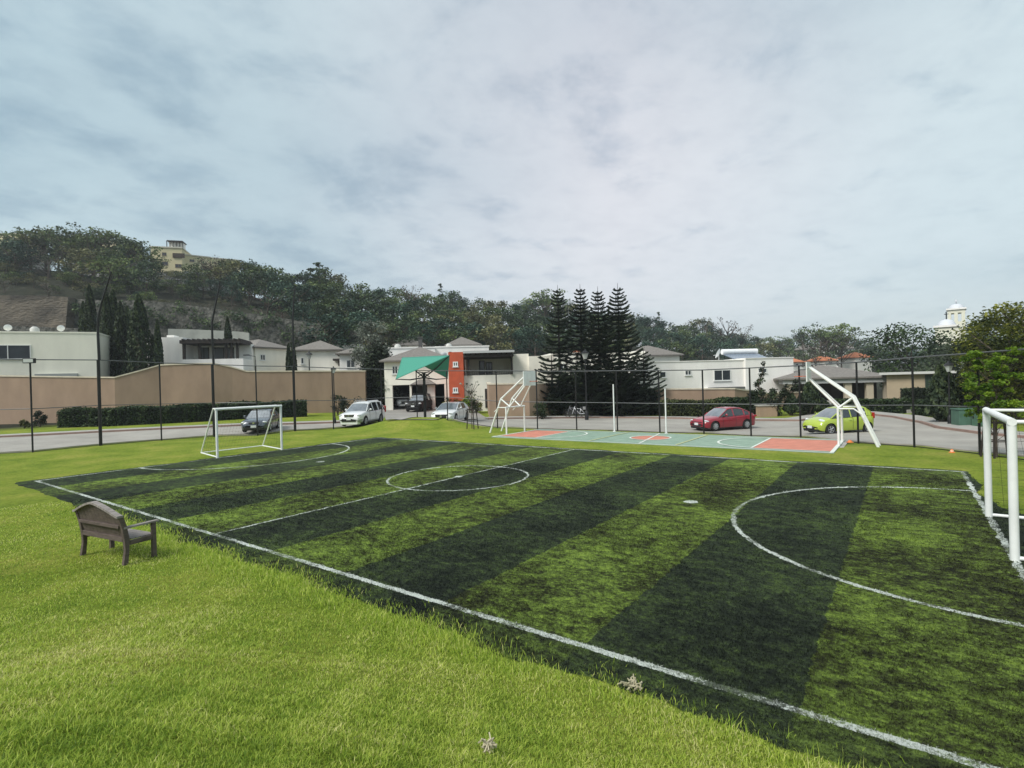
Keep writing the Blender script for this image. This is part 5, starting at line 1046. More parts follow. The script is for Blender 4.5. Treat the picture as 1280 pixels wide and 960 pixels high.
# ------------------------------------------------------------------ vegetation
def leafquads(cent, size, up=.3, aspect=1.0, n_dir=None):
    n = len(cent); size = np.broadcast_to(size, (n,))
    nz = rng.normal(size=(n, 3)); nz[:, 2] = np.abs(nz[:, 2]) * (1 + up) + up; nz /= np.linalg.norm(nz, axis=1)[:, None]
    a = rng.normal(size=(n, 3)); a -= nz * np.sum(a * nz, 1)[:, None]; a /= np.linalg.norm(a, axis=1)[:, None]; b = np.cross(nz, a)
    a = a * (size * .5 * aspect)[:, None]; b = b * (size * .5)[:, None]
    bend = nz * (size * .16)[:, None]
    V = np.stack([cent - a - b * .25, cent - a * .1 - b + bend, cent + a + b * .15, cent + a * .15 + b + bend], 1).reshape(-1, 3)
    f = np.arange(n * 4).reshape(-1, 4); return V, f
def crown(clumps, per, lsize, flat=.7, up=.3):
    """clumps: list of (center, radius)"""
    cs, ids = [], []
    for (c, r) in clumps:
        k = max(6, int(per * r * r)); d = rng.normal(size=(k, 3)); d /= np.linalg.norm(d, axis=1)[:, None]; rr = rng.random(k) ** .45
        p = d * rr[:, None] * r; p[:, 2] *= flat; cs.append(np.array(c) + p); ids.append(np.full(k, rng.random()))
    cs = np.concatenate(cs); ids = np.concatenate(ids); V, f = leafquads(cs, lsize * rng.uniform(.6, 1.3, len(cs)), up)
    return V, f, np.repeat(ids, 4)
def trunkmesh(name, base_r, hh, limbs, m, par, lean=(0, 0)):
    mb = MB(); pts = [(lean[0] * t_ ** 2 * hh, lean[1] * t_ ** 2 * hh, hh * t_) for t_ in np.linspace(0, 1, 5)]; mb.tube([(0, 0, -.5)] + pts, [base_r * 1.4] + [base_r * (1 - .65 * t_) for t_ in np.linspace(0, 1, 5)], 7)
    for (z0, e, r) in limbs:
        t_ = min(1, z0 / hh); s = np.array([lean[0] * t_ ** 2 * hh, lean[1] * t_ ** 2 * hh, z0]); e = np.array(e); md = (s + e) / 2 + np.array([0, 0, -.06 * np.linalg.norm(e - s)]); mb.tube([s, md, e], [r, r * .7, r * .25], 5)
    return mb.build(name, m, par, smooth=True)
def leafytree(name, label, cat, loc, h, rad, leafm, th=.35, ncl=26, per=26, ls=.34, shape='round', group=None, flat=.7, barkm=None, up=.3, tr=None):
    t = thing(name, label, cat, loc, rng.uniform(0, 6.28), group); cl = []; limbs = []
    ch = h * (1 - th)
    for i in range(ncl):
        a = rng.uniform(0, 2 * math.pi); q = rng.random()
        if shape == 'round': zz_ = rng.uniform(.02, .92); w = rad * math.sqrt(max(0, 1 - (2 * zz_ - .9) ** 2 / 1.25)); rr = w * math.sqrt(q) * .85; cr = rad * rng.uniform(.22, .40)
        elif shape == 'umbrella': zz_ = rng.uniform(.45, .95); rr = rad * math.sqrt(q); cr = rad * rng.uniform(.16, .30)
        elif shape == 'cone': zz_ = rng.random() ** 1.2 * .93; rr = rad * (1 - zz_) * rng.uniform(.3, .95); cr = rad * (.30 * (1 - zz_) + .10)
        elif shape == 'column': zz_ = rng.uniform(0.03, .92); rr = rad * .55 * q * (1 - zz_ ** 3); cr = rad * .62 * (1 - .55 * zz_ ** 2)
        else: zz_ = rng.uniform(.1, .95); rr = rad * math.sqrt(q); cr = rad * rng.uniform(.14, .26)
        c = np.array([rr * math.cos(a), rr * math.sin(a), h * th + ch * zz_ - cr * flat * .3 * (zz_ > .8)])
        cl.append((c, cr))
        if rng.random() < (.95 if shape in ('umbrella', 'sparse') else .4): limbs.append((max(.2, min(h * .8, c[2] - rr * .8 - .3)), c, (h * .008 + .012) * (.45 * tr / (h * .022) if tr else 1)))
    V, f, idc = crown(cl, per, ls, flat, up)
    rawmesh('crown', V, f, leafm, t, idc)
    trunkmesh('trunk', tr or h * .022, h * (th + .55 * (1 - th)), limbs, barkm or bark, t, (rng.uniform(-.06, .06), rng.uniform(-.06, .06))); return t
dkgreen = leafmat('dark_hill_foliage', [(.019, .034, .019), (.041, .071, .034), (.074, .115, .048), (.131, .176, .067)], .15)
midgreen = leafmat('mid_hill_foliage', [(.029, .047, .019), (.065, .101, .036), (.120, .168, .055), (.191, .237, .077)], .2)
olive = leafmat('olive_hill_foliage', [(.040, .047, .023), (.094, .101, .044), (.161, .165, .072), (.237, .229, .101)], .2)
bluegreen = leafmat('blue_green_foliage', [(.013, .030, .021), (.026, .059, .043), (.043, .086, .056), (.075, .123, .075)], .1)
dryleaf = leafmat('dry_twig_foliage', [(.054, .046, .036), (.102, .086, .066), (.156, .132, .108)], .1)
cypm = leafmat('cypress_foliage', [(.010, .019, .011), (.022, .038, .018), (.045, .067, .029), (.080, .106, .042)], .08)
pinem = leafmat('norfolk_pine_needles', [(.005, .010, .006), (.011, .021, .011), (.021, .035, .018), (.042, .061, .029)], .03)
pinebark = mat('dark_pine_bark', (.03, .026, .022), .95, .3, 8)
GRP = 'trees covering the hillside'
PROT = [
 ('dense_tree', 'round', dkgreen, .22, 7.5, 3.6, 34, 34, .36, .7), ('dense_tree', 'round', midgreen, .25, 7.0, 3.5, 32, 34, .36, .7), ('broad_tree', 'round', olive, .28, 6.5, 3.8, 26, 26, .34, .6),
 ('umbrella_tree', 'umbrella', midgreen, .30, 8.0, 4.6, 30, 30, .30, .38), ('sparse_tree', 'sparse', dkgreen, .32, 7.5, 3.2, 26, 36, .28, .6), ('bluish_tree', 'round', bluegreen, .18, 8.0, 3.4, 34, 36, .36, .75),
 ('conifer_tree', 'cone', dkgreen, .14, 9.0, 2.6, 44, 60, .32, .45), ('dry_tree', 'sparse', dryleaf, .25, 6.5, 2.8, 24, 26, .22, .6)]
KLAB = {'dense_tree': 'dense dark green tree in the wood covering the hillside', 'broad_tree': 'broad olive green tree in the wood on the hillside', 'umbrella_tree': 'spreading flat topped tree on the hillside', 'sparse_tree': 'thin open tree on the hillside', 'bluish_tree': 'bluish dark green bushy tree on the hillside', 'conifer_tree': 'pointed dark conifer on the hillside', 'dry_tree': 'leafless greyish brown tree on the hillside'}
KSH = ['dark green tree', 'mid green tree', 'olive green tree', 'spreading flat topped tree', 'thin open tree', 'bluish dark tree', 'pointed dark conifer', 'bare greyish brown tree']
LMK = [(-40, 'beyond the left picture edge'), (10, 'at the far left'), (45, 'above the left satellite dishes'), (80, 'above the tan rock face'), (115, 'above the left cypresses'), (150, 'above the middle cypresses'), (180, 'left of the yellow apartments'), (215, 'below the tall yellow apartments'), (250, 'by the lower apartment wing'), (285, 'above the pergola house'), (320, 'above the first hip roof'), (350, 'between the two hip roofs'), (385, 'above the second hip roof'), (415, 'above the lantern post'), (445, 'above the white SUV'), (475, 'above the silvery tree'), (505, 'above the garage house'), (535, 'above the shade sail'), (570, 'above the orange tower'), (605, 'above the dark terrace'), (640, 'above the left basketball frame'), (675, 'left of the tall pines'), (710, 'behind the leftmost pine'), (750, 'behind the middle pines'), (785, 'right of the tall pines'), (815, 'above the small open pine'), (845, 'above the shorter net pole'), (875, 'above the white house left part'), (905, 'above the red car'), (935, 'above the solar heater'), (965, 'above the twisted junipers'), (1000, 'above the right backboard'), (1035, 'above the grey pavilion'), (1070, 'above the pavilion corner'), (1110, 'left of the round tree'), (1150, 'behind the round tree'), (1190, 'behind the church'), (1230, 'right of the church'), (1270, 'at the right picture edge')]
protos = [leafytree(k_, KLAB[k_], 'tree', (0, 0, -500), h_, r_, m_, th, nc_, pr_, ls_, sh_, 'x', fl_) for (k_, sh_, m_, th, h_, r_, nc_, pr_, ls_, fl_) in PROT]
PH = [p_[4] for p_ in PROT]; used = [False] * len(protos)
LABS = {0: 'dense dark green tree in the wood covering the hillside', 1: 'mid green bushy tree in the wood on the hillside'}
def hilltree(k, u, D, hh, wide=1.0):
    loc = GD(u, D); o = copy_tree(protos[k]); s = hh / PH[k]; o.location = loc; o.scale = (s * wide, s * wide, s); o.rotation_euler = (0, 0, rng.uniform(0, 6.28))
    o['group'] = GRP
    lm = LMK[min(range(len(LMK)), key=lambda q: abs(LMK[q][0] - u))][1]; fr = D / RD(u); row = 'on the skyline' if fr > .91 else ('just below the skyline' if fr > .8 else ('halfway down the slope' if fr > .69 else 'low on the slope'))
    sz = 'tall' if hh > 9 else ('medium' if hh > 6.5 else 'small'); o['label'] = sz + ' ' + KSH[k] + ' ' + row + ' ' + lm; return o
SIL = [(-60, 290), (0, 300), (15, 292), (40, 288), (100, 287), (130, 288), (150, 298), (185, 297), (200, 345), (228, 346), (245, 338), (265, 322), (300, 320), (330, 328), (350, 330), (380, 340), (398, 328), (420, 343), (440, 349), (470, 356), (490, 358), (515, 362), (535, 372), (553, 353), (575, 368), (600, 374), (640, 376), (665, 372), (683, 364), (710, 378), (760, 390), (790, 392), (825, 390), (845, 402), (885, 398), (900, 410), (930, 414), (960, 418), (985, 424), (1005, 410), (1015, 424), (1040, 408), (1060, 415), (1080, 428), (1120, 432), (1180, 430), (1230, 398), (1300, 392)]
def sil(u): return float(np.interp(u, [a for a, b in SIL], [b for a, b in SIL]))
RD = lambda u: float(np.interp(u, [-60, 0, 200, 300, 400, 520, 640, 790, 920, 1050, 1280], [134, 133, 130, 128, 135, 148, 158, 195, 225, 240, 240]))
kinds_ridge = [0, 3, 1, 4, 2, 0, 5, 1, 3, 2]
u = -70; i = 0
while u < 1300:
    D = RD(u) * rng.uniform(.93, 1.0); g_ = GD(u, D); vt = sil(u) + rng.uniform(-2, 5); hh = ZT(u, vt, D) - g_[2]
    apt_zone = 195 < u < 262 or -12 < u < 25
    if 330 < u < 620: k = [0, 5, 1, 2, 5, 1][i % 6]
    elif u >= 620: k = [5, 5, 1, 0, 2, 5][i % 6]
    else: k = kinds_ridge[i % 10]
    if apt_zone: hh = min(hh, 4.0)
    hh = max(4.0, min(hh, 13)); hilltree(k, u, D, hh, rng.uniform(.9, 1.15)); u += rng.uniform(12, 19) * (1.0 if u < 700 else .85); i += 1
# further rows down the slope
for (f0, f1, step, a, b, hmin, hmax) in ((.82, .92, 17, -70, 1290, 6, 8.5), (.70, .80, 21, 330, 1290, 6, 8.5), (.60, .68, 24, 380, 960, 6, 8), (.86, .90, 26, -70, 330, 5, 7)):
    u = a + rng.uniform(0, 8)
    while u < b:
        D = RD(u) * rng.uniform(f0, f1); hh = rng.uniform(hmin, hmax); g_ = GD(u, D); lim = sil(u) + 7
        if 196 < u < 300 and f0 > .8: lim = 349
        hh = min(hh, ZT(u, lim, D) - g_[2])
        if hh > 2.5:
            k = int(rng.choice([0, 1, 2, 5, 4, 0, 5, 7] if u < 340 else [0, 1, 5, 2, 0, 5, 1, 5])); hilltree(k, u, D, hh, rng.uniform(.95, 1.3))
        u += step * rng.uniform(.7, 1.3)
# picked out trees on the skyline
for (k, u, vt, D, w) in ((3, 62, 287, 128, 1.0), (3, 120, 284, 125, 1.1), (4, 163, 296, 124, .8), (1, 20, 318, 118, 1.3), (1, 143, 310, 117, 1.1), (6, 400, 322, 128, 1.2), (6, 392, 330, 126, 1.1), (6, 410, 331, 127, 1.0), (7, 275, 314, 122, 1.25), (1, 250, 330, 120, 1.2), (2, 300, 326, 121, 1.2), (7, 515, 350, 140, .9), (6, 553, 349, 142, .7), (6, 566, 362, 143, .8), (6, 578, 366, 143, .8), (3, 683, 364, 150, .9), (7, 910, 394, 200, 1.1), (7, 928, 403, 200, .8), (4, 884, 394, 195, .7), (6, 825, 385, 190, .5), (4, 1004, 406, 150, .45), (3, 1035, 403, 150, .8), (3, 1052, 410, 150, .8), (4, 1025, 409, 150, .8), (6, 870, 400, 170, .9), (4, 1020, 418, 140, .9), (0, 1085, 420, 180, .8), (3, 976, 420, 190, 1.0)):
    g_ = GD(u, D); hilltree(k, u, D, ZT(u, vt, D) - g_[2], w)
for _ in range(70):
    u = rng.uniform(-60, 330 if _ < 46 else 470); D = RD(u) * rng.uniform(.74, .90); hilltree(int(rng.choice([0, 1, 2, 7, 7, 5])), u, D, rng.uniform(1.4, 3.2), 1.4)
for p_ in protos:
    for ch in list(p_.children): bpy.data.objects.remove(ch)
    bpy.data.objects.remove(p_)
cl_ = []
for i in range(60):
    u = 92 + i * 5.9 + rng.uniform(-3, 3); D = 79.0 + (u - 90) * .016; vt = float(np.interp(u, [90, 210, 330, 450], [374, 379, 394, 414])) + rng.uniform(-1, 28); p = atd(u, vt, D)
    for _ in range(4): cl_.append((p + np.array([rng.normal(0, .8), rng.normal(0, .3), rng.uniform(-1.2, .2)]), rng.uniform(.35, .85)))
V, f_, idc = crown(cl_, 40, .28, .8, .2); o = rawmesh('wall_creepers', V, f_, dkgreen, None, idc); o['kind'] = 'stuff'; o['label'] = 'dull green creepers spread over the rubble stone retaining wall'
# Italian cypresses
def cypress(label, u, D, vt, r, group='Italian cypresses behind the left wall'):
    g_ = GD(u, D); hh = ZT(u, vt, D) - g_[2]; t = thing('cypress_tree', label, 'cypress', g_, rng.uniform(0, 6), group)
    n = int(2200 + hh * 260); z = rng.random(n) ** .9; a = rng.uniform(0, 2 * math.pi, n); prof = r * np.minimum(1, (z + .04) * 7) * np.clip((1 - z) * 1.15, 0, 1) ** .62 * (1 + .14 * np.sin(a * 5 + z * 17)); rr = prof * (1 - rng.random(n) ** 2.2 * .45)
    c = np.stack([rr * np.cos(a), rr * np.sin(a), .3 + z * (hh - .3)], 1); V, f_ = leafquads(c, .20 * rng.uniform(.6, 1.3, n), .1)
    V = V.copy(); cz = np.repeat(c[:, 2], 4); V[:, 2] = cz + (V[:, 2] - cz) * 2.0
    rawmesh('crown', V, f_, cypm, t, np.repeat((.5 + .5 * np.sin(a * 5 + z * 23)) * .8 + rng.random(n) * .2, 4))
    mb = MB(); mb.tube([(0, 0, -.4), (0, 0, hh * .5), (0, 0, hh * .93)], [r * .3, r * .25, .02], 6); mb.build('trunk', bark, t); return t
for (u, D, vt, r, l) in ((106.5, 66, 378, .85, 'thin cypress, leftmost of the cluster behind the pale green house'), (115, 64, 357, 1.15, 'tall cypress second from the left of the cluster, beside the bent pole'), (127, 61, 395, .8, 'short cypress in front of the bent pole'), (136, 60, 367, 1.15, 'tall cypress right of the bent pole in the cluster'), (144, 62, 363, 1.2, 'tall pointed cypress in the middle of the cluster'), (153, 60, 378, 1.2, 'broad dark cypress in the middle of the cluster'), (161, 62, 384, 1.0, 'shorter cypress right of the cluster centre'), (176, 58, 369, 1.7, 'broadest cypress at the right end of the cluster'), (168, 60, 388, .9, 'slim cypress just left of the broadest one'), (192, 58, 420, .45, 'small slim cypress in front of the white terrace house, left one'), (198.5, 58, 401, .65, 'slim cypress against the white terrace house, right one'), (286.5, 72, 397, .75, 'lone cypress above the dark pergola'), (361.5, 64, 431, .5, 'small dark cypress left of the tall straight pole'), (367.5, 65, 428, .5, 'small dark cypress right behind the tall straight pole')): cypress(l, u, D, vt, r)
for (u, D, vt, r, l) in ((1002, 44, 494, .6, 'clipped small cypress left behind the right basketball frame'), (1012, 44, 478, .9, 'tall dark cypress behind the right backboard'), (1026, 44, 500, .7, 'small dark cypress inside the right basketball frame'), (1178, 33, 455, .85, 'dark columnar cypress left of the green cabinet'), (988, 44, 492, .55, 'small dark cypress right of the twisted juniper')): cypress(l, u, D, vt, r, 'dark cypresses on the right verge')
# Norfolk Island pines
def norfolk(label, u, D, vt, rad, lo=.12, dens=1.0, power=.75):
    g_ = GD(u, D); hh = ZT(u, vt, D) - g_[2]; t = thing('norfolk_pine', label, 'pine tree', g_, rng.uniform(0, 6), 'Norfolk Island pines behind the court')
    cs, sz, ids = [], [], []; brs = MB(); brs.tube([(0, 0, -.4), (0, 0, hh * .5), (0, 0, hh)], [.20, .12, .015], 7)
    z = hh - .75; k = 0
    V_, F_, I_ = [], [], []
    while z > hh * lo:
        fr = (hh - z) / hh; L_ = rad * min(1, fr * 1.25) ** (power + .16) * rng.uniform(.84, 1.08) + .10; nb = 6 if fr > .1 else 5; a0 = rng.uniform(0, 6.28)
        for j in range(nb):
            if rng.random() > dens: continue
            a = a0 + 2 * math.pi * j / nb + rng.uniform(-.15, .15); ca, sa = math.cos(a), math.sin(a); lift = .30 * L_ * (1 - fr) + .05 * L_; droop = -.10 * L_ * fr
            m_ = max(5, int(L_ / .11)); s = np.linspace(.04, 1, m_); x = s * L_; zz_ = z + droop * np.sin(s * math.pi) + lift * s ** 2.2
            brs.tube([(x[q] * ca, x[q] * sa, zz_[q]) for q in (0, m_ // 2, m_ - 1)], [.035, .022, .008], 3, cap=False)
            cid = rng.random()
            for q in range(m_):
                c = np.array([x[q] * ca, x[q] * sa, zz_[q]]); wv = (.24 + .20 * math.sin(math.pi * min(1, s[q] * .9 + .1))) * min(1, L_ / 1.6 + .12)
                for sd_ in (-1, 1):
                    side_ = np.array([-sa * sd_, ca * sd_, 0]); fwd = np.array([ca, sa, 0]); tip = c + side_ * wv * rng.uniform(.6, 1.1) + fwd * wv * .75 + np.array([0, 0, rng.uniform(.02, .13)])
                    n0 = len(V_); w_ = fwd * .05; up_ = np.array([0, 0, .06]); V_ += [c - w_, c + w_ + up_ * .3, tip + up_ * .5, tip - w_ - up_ * .5]; F_.append((n0, n0 + 1, n0 + 2, n0 + 3)); I_ += [cid] * 4
                n0 = len(V_); fwd = np.array([ca, sa, 0]); h_ = .10; V_ += [c - fwd * .10 - (0, 0, .03), c + fwd * .10 - (0, 0, .03), c + fwd * .16 + (0, 0, h_), c - fwd * .02 + (0, 0, h_)]; F_.append((n0, n0 + 1, n0 + 2, n0 + 3)); I_ += [cid] * 4
        z -= (.34 + .04 * min(1, fr * 2)) * rng.uniform(.85, 1.15); k += 1
    rawmesh('crown', np.array(V_), np.array(F_), pinem, t, np.array(I_)); brs.build('trunk', pinebark, t); return t
norfolk('thin Norfolk pine with visible trunk, leftmost of the tall group', 700, 51, 356, 2.4, .15, .62, .7)
norfolk('tall Norfolk pine second from the left of the group', 728, 52, 355, 2.8, .10, .95, .75)
norfolk('tall Norfolk pine third from the left of the group', 750, 50.5, 358, 2.9, .08, 1.0, .75)
norfolk('tall dark Norfolk pine at the right of the tall group', 775, 51.5, 354, 3.3, .08, 1.0, .75)
norfolk('smaller Norfolk pine with wide open tiers at the right end of the group', 805, 49.5, 437, 2.1, .10, .95, .55)
norfolk('short Norfolk pine with open low tiers at the left foot of the group', 690, 49, 442, 1.9, .12, .75, .5)
norfolk('short dense Norfolk pine between the tall trunks', 738, 49, 452, 2.7, .08, 1.0, .5)
norfolk('short dense Norfolk pine at the right foot of the tall group', 775, 49, 446, 2.8, .08, 1.0, .5)
# bushes and hedges
def shrub(label, u, D, hh, rad, m, per=70, ls=.13, name='shrub', cat='shrub', group=None, flat=.8, ncl=14):
    g_ = GD(u, D); t = thing(name, label, cat, g_, rng.uniform(0, 6), group); cl = []
    for i in range(ncl):
        a = rng.uniform(0, 6.28); q = math.sqrt(rng.random()); z = rng.uniform(.18, .88); w = rad * math.sqrt(max(.05, 1 - (z - .4) ** 2 * 2.4)); cl.append((np.array([w * q * .75 * math.cos(a), w * q * .75 * math.sin(a), hh * z]), rad * rng.uniform(.28, .42)))
    k_ = per / max(.15, rad * rad); V, f_, idc = crown(cl, per / max(.02, (rad * .35) ** 2) * .8, ls, flat * min(1.3, hh / (2 * rad) + .3), .4); rawmesh('foliage', V, f_, m, t, idc)
    mb = MB(); [mb.tube([(0, 0, -.1), (rad * .15 * math.cos(a), rad * .15 * math.sin(a), hh * .3), (rad * .4 * math.cos(a), rad * .4 * math.sin(a), hh * .6)], [.04, .03, .01], 5) for a in (0, 1.6, 3.1, 4.7)]; mb.build('stem', bark, t); return t
darkshrub = leafmat('dark_shrub_foliage', [(.005, .010, .005), (.012, .019, .009), (.021, .034, .014), (.039, .058, .023)], .05)
hedgem = leafmat('clipped_hedge_foliage', [(.009, .018, .008), (.021, .039, .016), (.036, .062, .022), (.065, .098, .034)], .12)
limeleaf = leafmat('lime_green_foliage', [(.05, .11, .012), (.12, .22, .018), (.22, .35, .03), (.34, .46, .05)], .4)
yellowgreen = leafmat('yellow_green_foliage', [(.012, .020, .006), (.035, .052, .012), (.11, .135, .02), (.26, .27, .04)], .3)
silverleaf = leafmat('silvery_foliage', [(.062, .075, .056), (.150, .175, .138), (.275, .312, .250), (.425, .463, .388)], .25)
for i, (u, D, hh, r, l) in enumerate(((690, 49, 2.7, 1.5, 'dark shrub at the left foot of the pines, behind the fence'), (712, 50, 4.0, 2.0, 'tall dark shrub under the leftmost pine'), (738, 50, 3.9, 2.3, 'dark shrub mass behind the bicycles under the pines'), (765, 49.5, 3.9, 2.3, 'dark shrub behind the taller white net pole'), (790, 49.8, 3.4, 2.0, 'dark shrub under the right pines'), (808, 49.5, 2.4, 1.3, 'dark shrub at the right foot of the pines'))): shrub(l, u, D, hh, r, darkshrub, 80, .22, flat=1.0, ncl=26)
def hedge(label, pts, w, hh, m, dens=420, ls=.10, zj=.05):
    """clipped hedge along (u, D) points"""
    q = resample([P2(u, D) for u, D in pts], .5); base = q.mean(0); t = thing('clipped_hedge', label, 'hedge', (base[0], base[1], Hs(*base)))
    d = np.gradient(q, axis=0); d /= np.linalg.norm(d, axis=1)[:, None]; nr = np.stack([-d[:, 1], d[:, 0]], 1); L_ = len(q) * .5
    n = int(L_ * (2 * hh + w) * dens); i = rng.uniform(0, len(q) - 1.001, n); i0_ = i.astype(int); fr = (i - i0_)[:, None]; c = q[i0_] * (1 - fr) + q[i0_ + 1] * fr; nn_ = nr[i0_]
    side_ = rng.random(n) * (2 * hh + w); off = np.where(side_ < hh, -w / 2, np.where(side_ < hh + w, side_ - hh - w / 2, w / 2)); z = np.where(side_ < hh, side_, np.where(side_ < hh + w, hh, side_ - hh - w))
    amp = 1 + .10 * np.sin(i * 1.1) + .06 * np.sin(i * 2.7 + 1); off = off * amp + rng.normal(0, .035, n); z = z * (1 + .05 * np.sin(i * .8 + off)) + rng.normal(0, zj, n)
    xy = c + nn_ * off[:, None]; P = np.stack([xy[:, 0] - base[0], xy[:, 1] - base[1], H(xy[:, 0], xy[:, 1]) + np.maximum(z, 0) - Hs(*base)], 1)
    V, f_ = leafquads(P, ls * rng.uniform(.6, 1.4, n), .2); rawmesh('foliage', V, f_, m, t, np.repeat(np.clip(.5 + .3 * np.sin(i * 1.9) + rng.normal(0, .2, n), 0, 1), 4))
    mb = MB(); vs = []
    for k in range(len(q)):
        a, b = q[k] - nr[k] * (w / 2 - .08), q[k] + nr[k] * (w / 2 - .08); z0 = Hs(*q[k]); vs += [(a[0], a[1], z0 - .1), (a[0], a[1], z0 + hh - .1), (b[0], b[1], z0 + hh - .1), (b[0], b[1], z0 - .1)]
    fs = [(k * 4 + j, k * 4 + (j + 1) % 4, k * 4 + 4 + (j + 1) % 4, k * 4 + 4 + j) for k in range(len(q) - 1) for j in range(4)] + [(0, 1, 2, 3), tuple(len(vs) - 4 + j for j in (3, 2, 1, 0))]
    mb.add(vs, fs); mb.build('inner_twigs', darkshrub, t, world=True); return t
hedge('long dark clipped hedge in front of the tan wall on the left', [(78, 43), (150, 43.3), (235, 45), (310, 47.5), (382, 49.5)], 1.3, 1.35, hedgem, 260, .14)
hedge('clipped hedge left of the red car before the white house wall', [(826, 47), (860, 47), (893, 47)], 1.2, 1.35, leafmat('olive_hedge_foliage', [(.014, .020, .008), (.035, .045, .016), (.06, .075, .025), (.09, .105, .035)], .12), 260, .14)
hedge('darker clipped hedge behind the red car', [(896, 46.5), (925, 46.5), (948, 46.5)], 1.2, 1.4, hedgem, 260, .14)
hedge('long low hedge in front of the grey pavilion', [(1040, 45), (1085, 44), (1134, 41)], 1.1, .95, hedgem, 260, .13)
hedge('low hedge right of the pale steps', [(1148, 39.5), (1160, 38.5), (1178, 37)], 1.0, 1.0, hedgem, 260, .13)
hedge('dark rounded hedge against the tan house wall', [(1126, 45.5), (1145, 45), (1166, 44)], 1.1, 1.5, darkshrub, 260, .13)
for (u, D, hh, r, m_, l) in ((48, 43.5, 1.35, .6, darkshrub, 'small rounded dark topiary bush near the left fence post'), (29, 42.5, .8, .35, olive, 'small reddish brown shrub left of the rounded topiary'), (438, 50, 1.9, 1.3, darkshrub, 'dark spreading shrub behind the white SUV'), (421, 50, 2.0, .8, darkshrub, 'small dark leafy tree left of the white SUV'), (563, 52.5, 1.5, .9, yellowgreen, 'yellow green bush at the foot of the orange tower, left'), (572, 52.6, 1.4, .8, hedgem, 'dark bush at the foot of the orange tower'), (585, 51, 1.6, .8, limeleaf, 'bright bush right of the orange tower, left one'), (594, 51, 1.5, .7, yellowgreen, 'bright bush right of the orange tower, right one'), (399.5, 61, 2.6, 1.1, limeleaf, 'yellow green shrub above the wall before the first hip roofed house'), (676, 45, 1.4, .9, hedgem, 'green bush at the corner of the short tan wall'), (1010, 43, 1.3, .9, darkshrub, 'dark bush among the small cypresses'), (1240, 33, 2.0, 1.6, darkshrub, 'dark bush behind the light green sapling'), (1268, 31, 2.2, 1.7, darkshrub, 'dark bush at the right edge behind the goal'), (1088, 43.2, .9, .7, hedgem, 'small round bush in the pavilion hedge')): shrub(l, u if u != 399.5 else 333, D, hh, r, m_, 70, .13 if hh < 2.5 else .2)
# tall dark tree and silvery tree by the wall end
g_ = GD(473, 58); leafytree('tall_dark_tree', 'tall dark columnar tree at the end of the long tan wall', 'tree', g_, ZT(473, 424, 58) - g_[2], 2.3, darkshrub, .04, 70, 130, .24, 'column', None, 1.3)
g_ = GD(464, 62); leafytree('silvery_tree', 'silvery grey green tree behind the tall dark tree', 'tree', g_, ZT(463, 399, 62) - g_[2], 2.5, silverleaf, .45, 46, 130, .20, 'round', None, .8)
g_ = GD(448, 68); leafytree('young_tree', 'bright green young tree left of the silvery tree', 'tree', g_, ZT(448, 428, 68) - g_[2], 1.4, limeleaf, .4, 14, 60, .2, 'round', None, .8)
g_ = GD(589, 50.5); leafytree('young_tree', 'thin young tree with sparse round leaves before the white terrace house', 'tree', g_, ZT(589, 474, 50.5) - g_[2], 1.05, silverleaf, .25, 16, 40, .17, 'sparse', None, .7)
# twisted junipers
def juniper(label, u, D, pts, m):
    g_ = GD(u, D); t = thing('twisted_juniper', label, 'juniper', g_, VIEWROT, 'twisted junipers before the white house'); mb = MB(); cl = []
    for br in pts:
        q = [(a, rng.uniform(-.2, .2), b) for a, b in br]; mb.tube(q, np.linspace(.12, .04, len(q)), 6)
        for a, b in zip(q[:-1], q[1:]):
            for s in (.2, .6, 1.0): c = np.array(a) * (1 - s) + np.array(b) * s; cl.append((c + rng.normal(0, .08, 3), rng.uniform(.22, .42) * (1.15 - .55 * c[2] / 5)))
    mb.build('trunk', bark, t); V, f_, idc = crown(cl, 900, .14, 1.0, .2); rawmesh('crown', V, f_, m, t, idc)
juniper('tall twisted dark juniper above the planter', 950, 45, [[(0, 0), (-.35, .9), (.1, 1.8), (-.15, 2.6), (.2, 3.3), (.45, 4.4)], [(0, .8), (.9, 1.5), (1.0, 2.0)], [(-.1, .5), (-.6, 1.2), (-.5, 1.9)]], darkshrub)
juniper('twisted juniper with bare antler like tips right of the planter', 971, 44, [[(0, 0), (-.1, .8), (.5, 1.7), (.8, 2.5)], [(.5, 1.7), (1.3, 2.0), (1.5, 2.6)], [(.0, .5), (-.8, 1.2)]], darkshrub)
juniper('stout twisted juniper between planter and red car', 940, 45.5, [[(0, 0), (.2, .8), (-.1, 1.5), (.1, 2.0)], [(0, .3), (.6, .8)]], darkshrub)
# right hand trees
def tr(name, label, u, D, vt, r, m, **k): g_ = GD(u, D); hh = ZT(u, vt, D) - g_[2]; return leafytree(name, label, 'tree', g_, hh, r, m, **k)
tr('round_tree', 'large round dark green tree behind the tan house', 1138, 74, 404, 6.0, leafmat('round_tree_foliage', [(.010, .02, .007), (.022, .042, .013), (.04, .072, .02), (.065, .105, .03)], .15), th=.1, ncl=60, per=20, ls=.34)
tr('mixed_tree', 'dull green open tree in front of the church', 1190, 50, 424, 3.0, leafmat('dull_green_foliage', [(.019, .026, .017), (.042, .058, .034), (.072, .094, .054), (.120, .144, .096)], .2), th=.12, ncl=56, per=95, ls=.21)
tr('mixed_tree', 'dense tree hiding the lower church walls', 1186, 66, 428, 3.6, dkgreen, th=.05, ncl=50, per=40, ls=.3)
tr('mixed_tree', 'dull green tree left of the church tree, above the tan house', 1166, 58, 440, 3.0, dkgreen, th=.1, ncl=36, per=44, ls=.26)
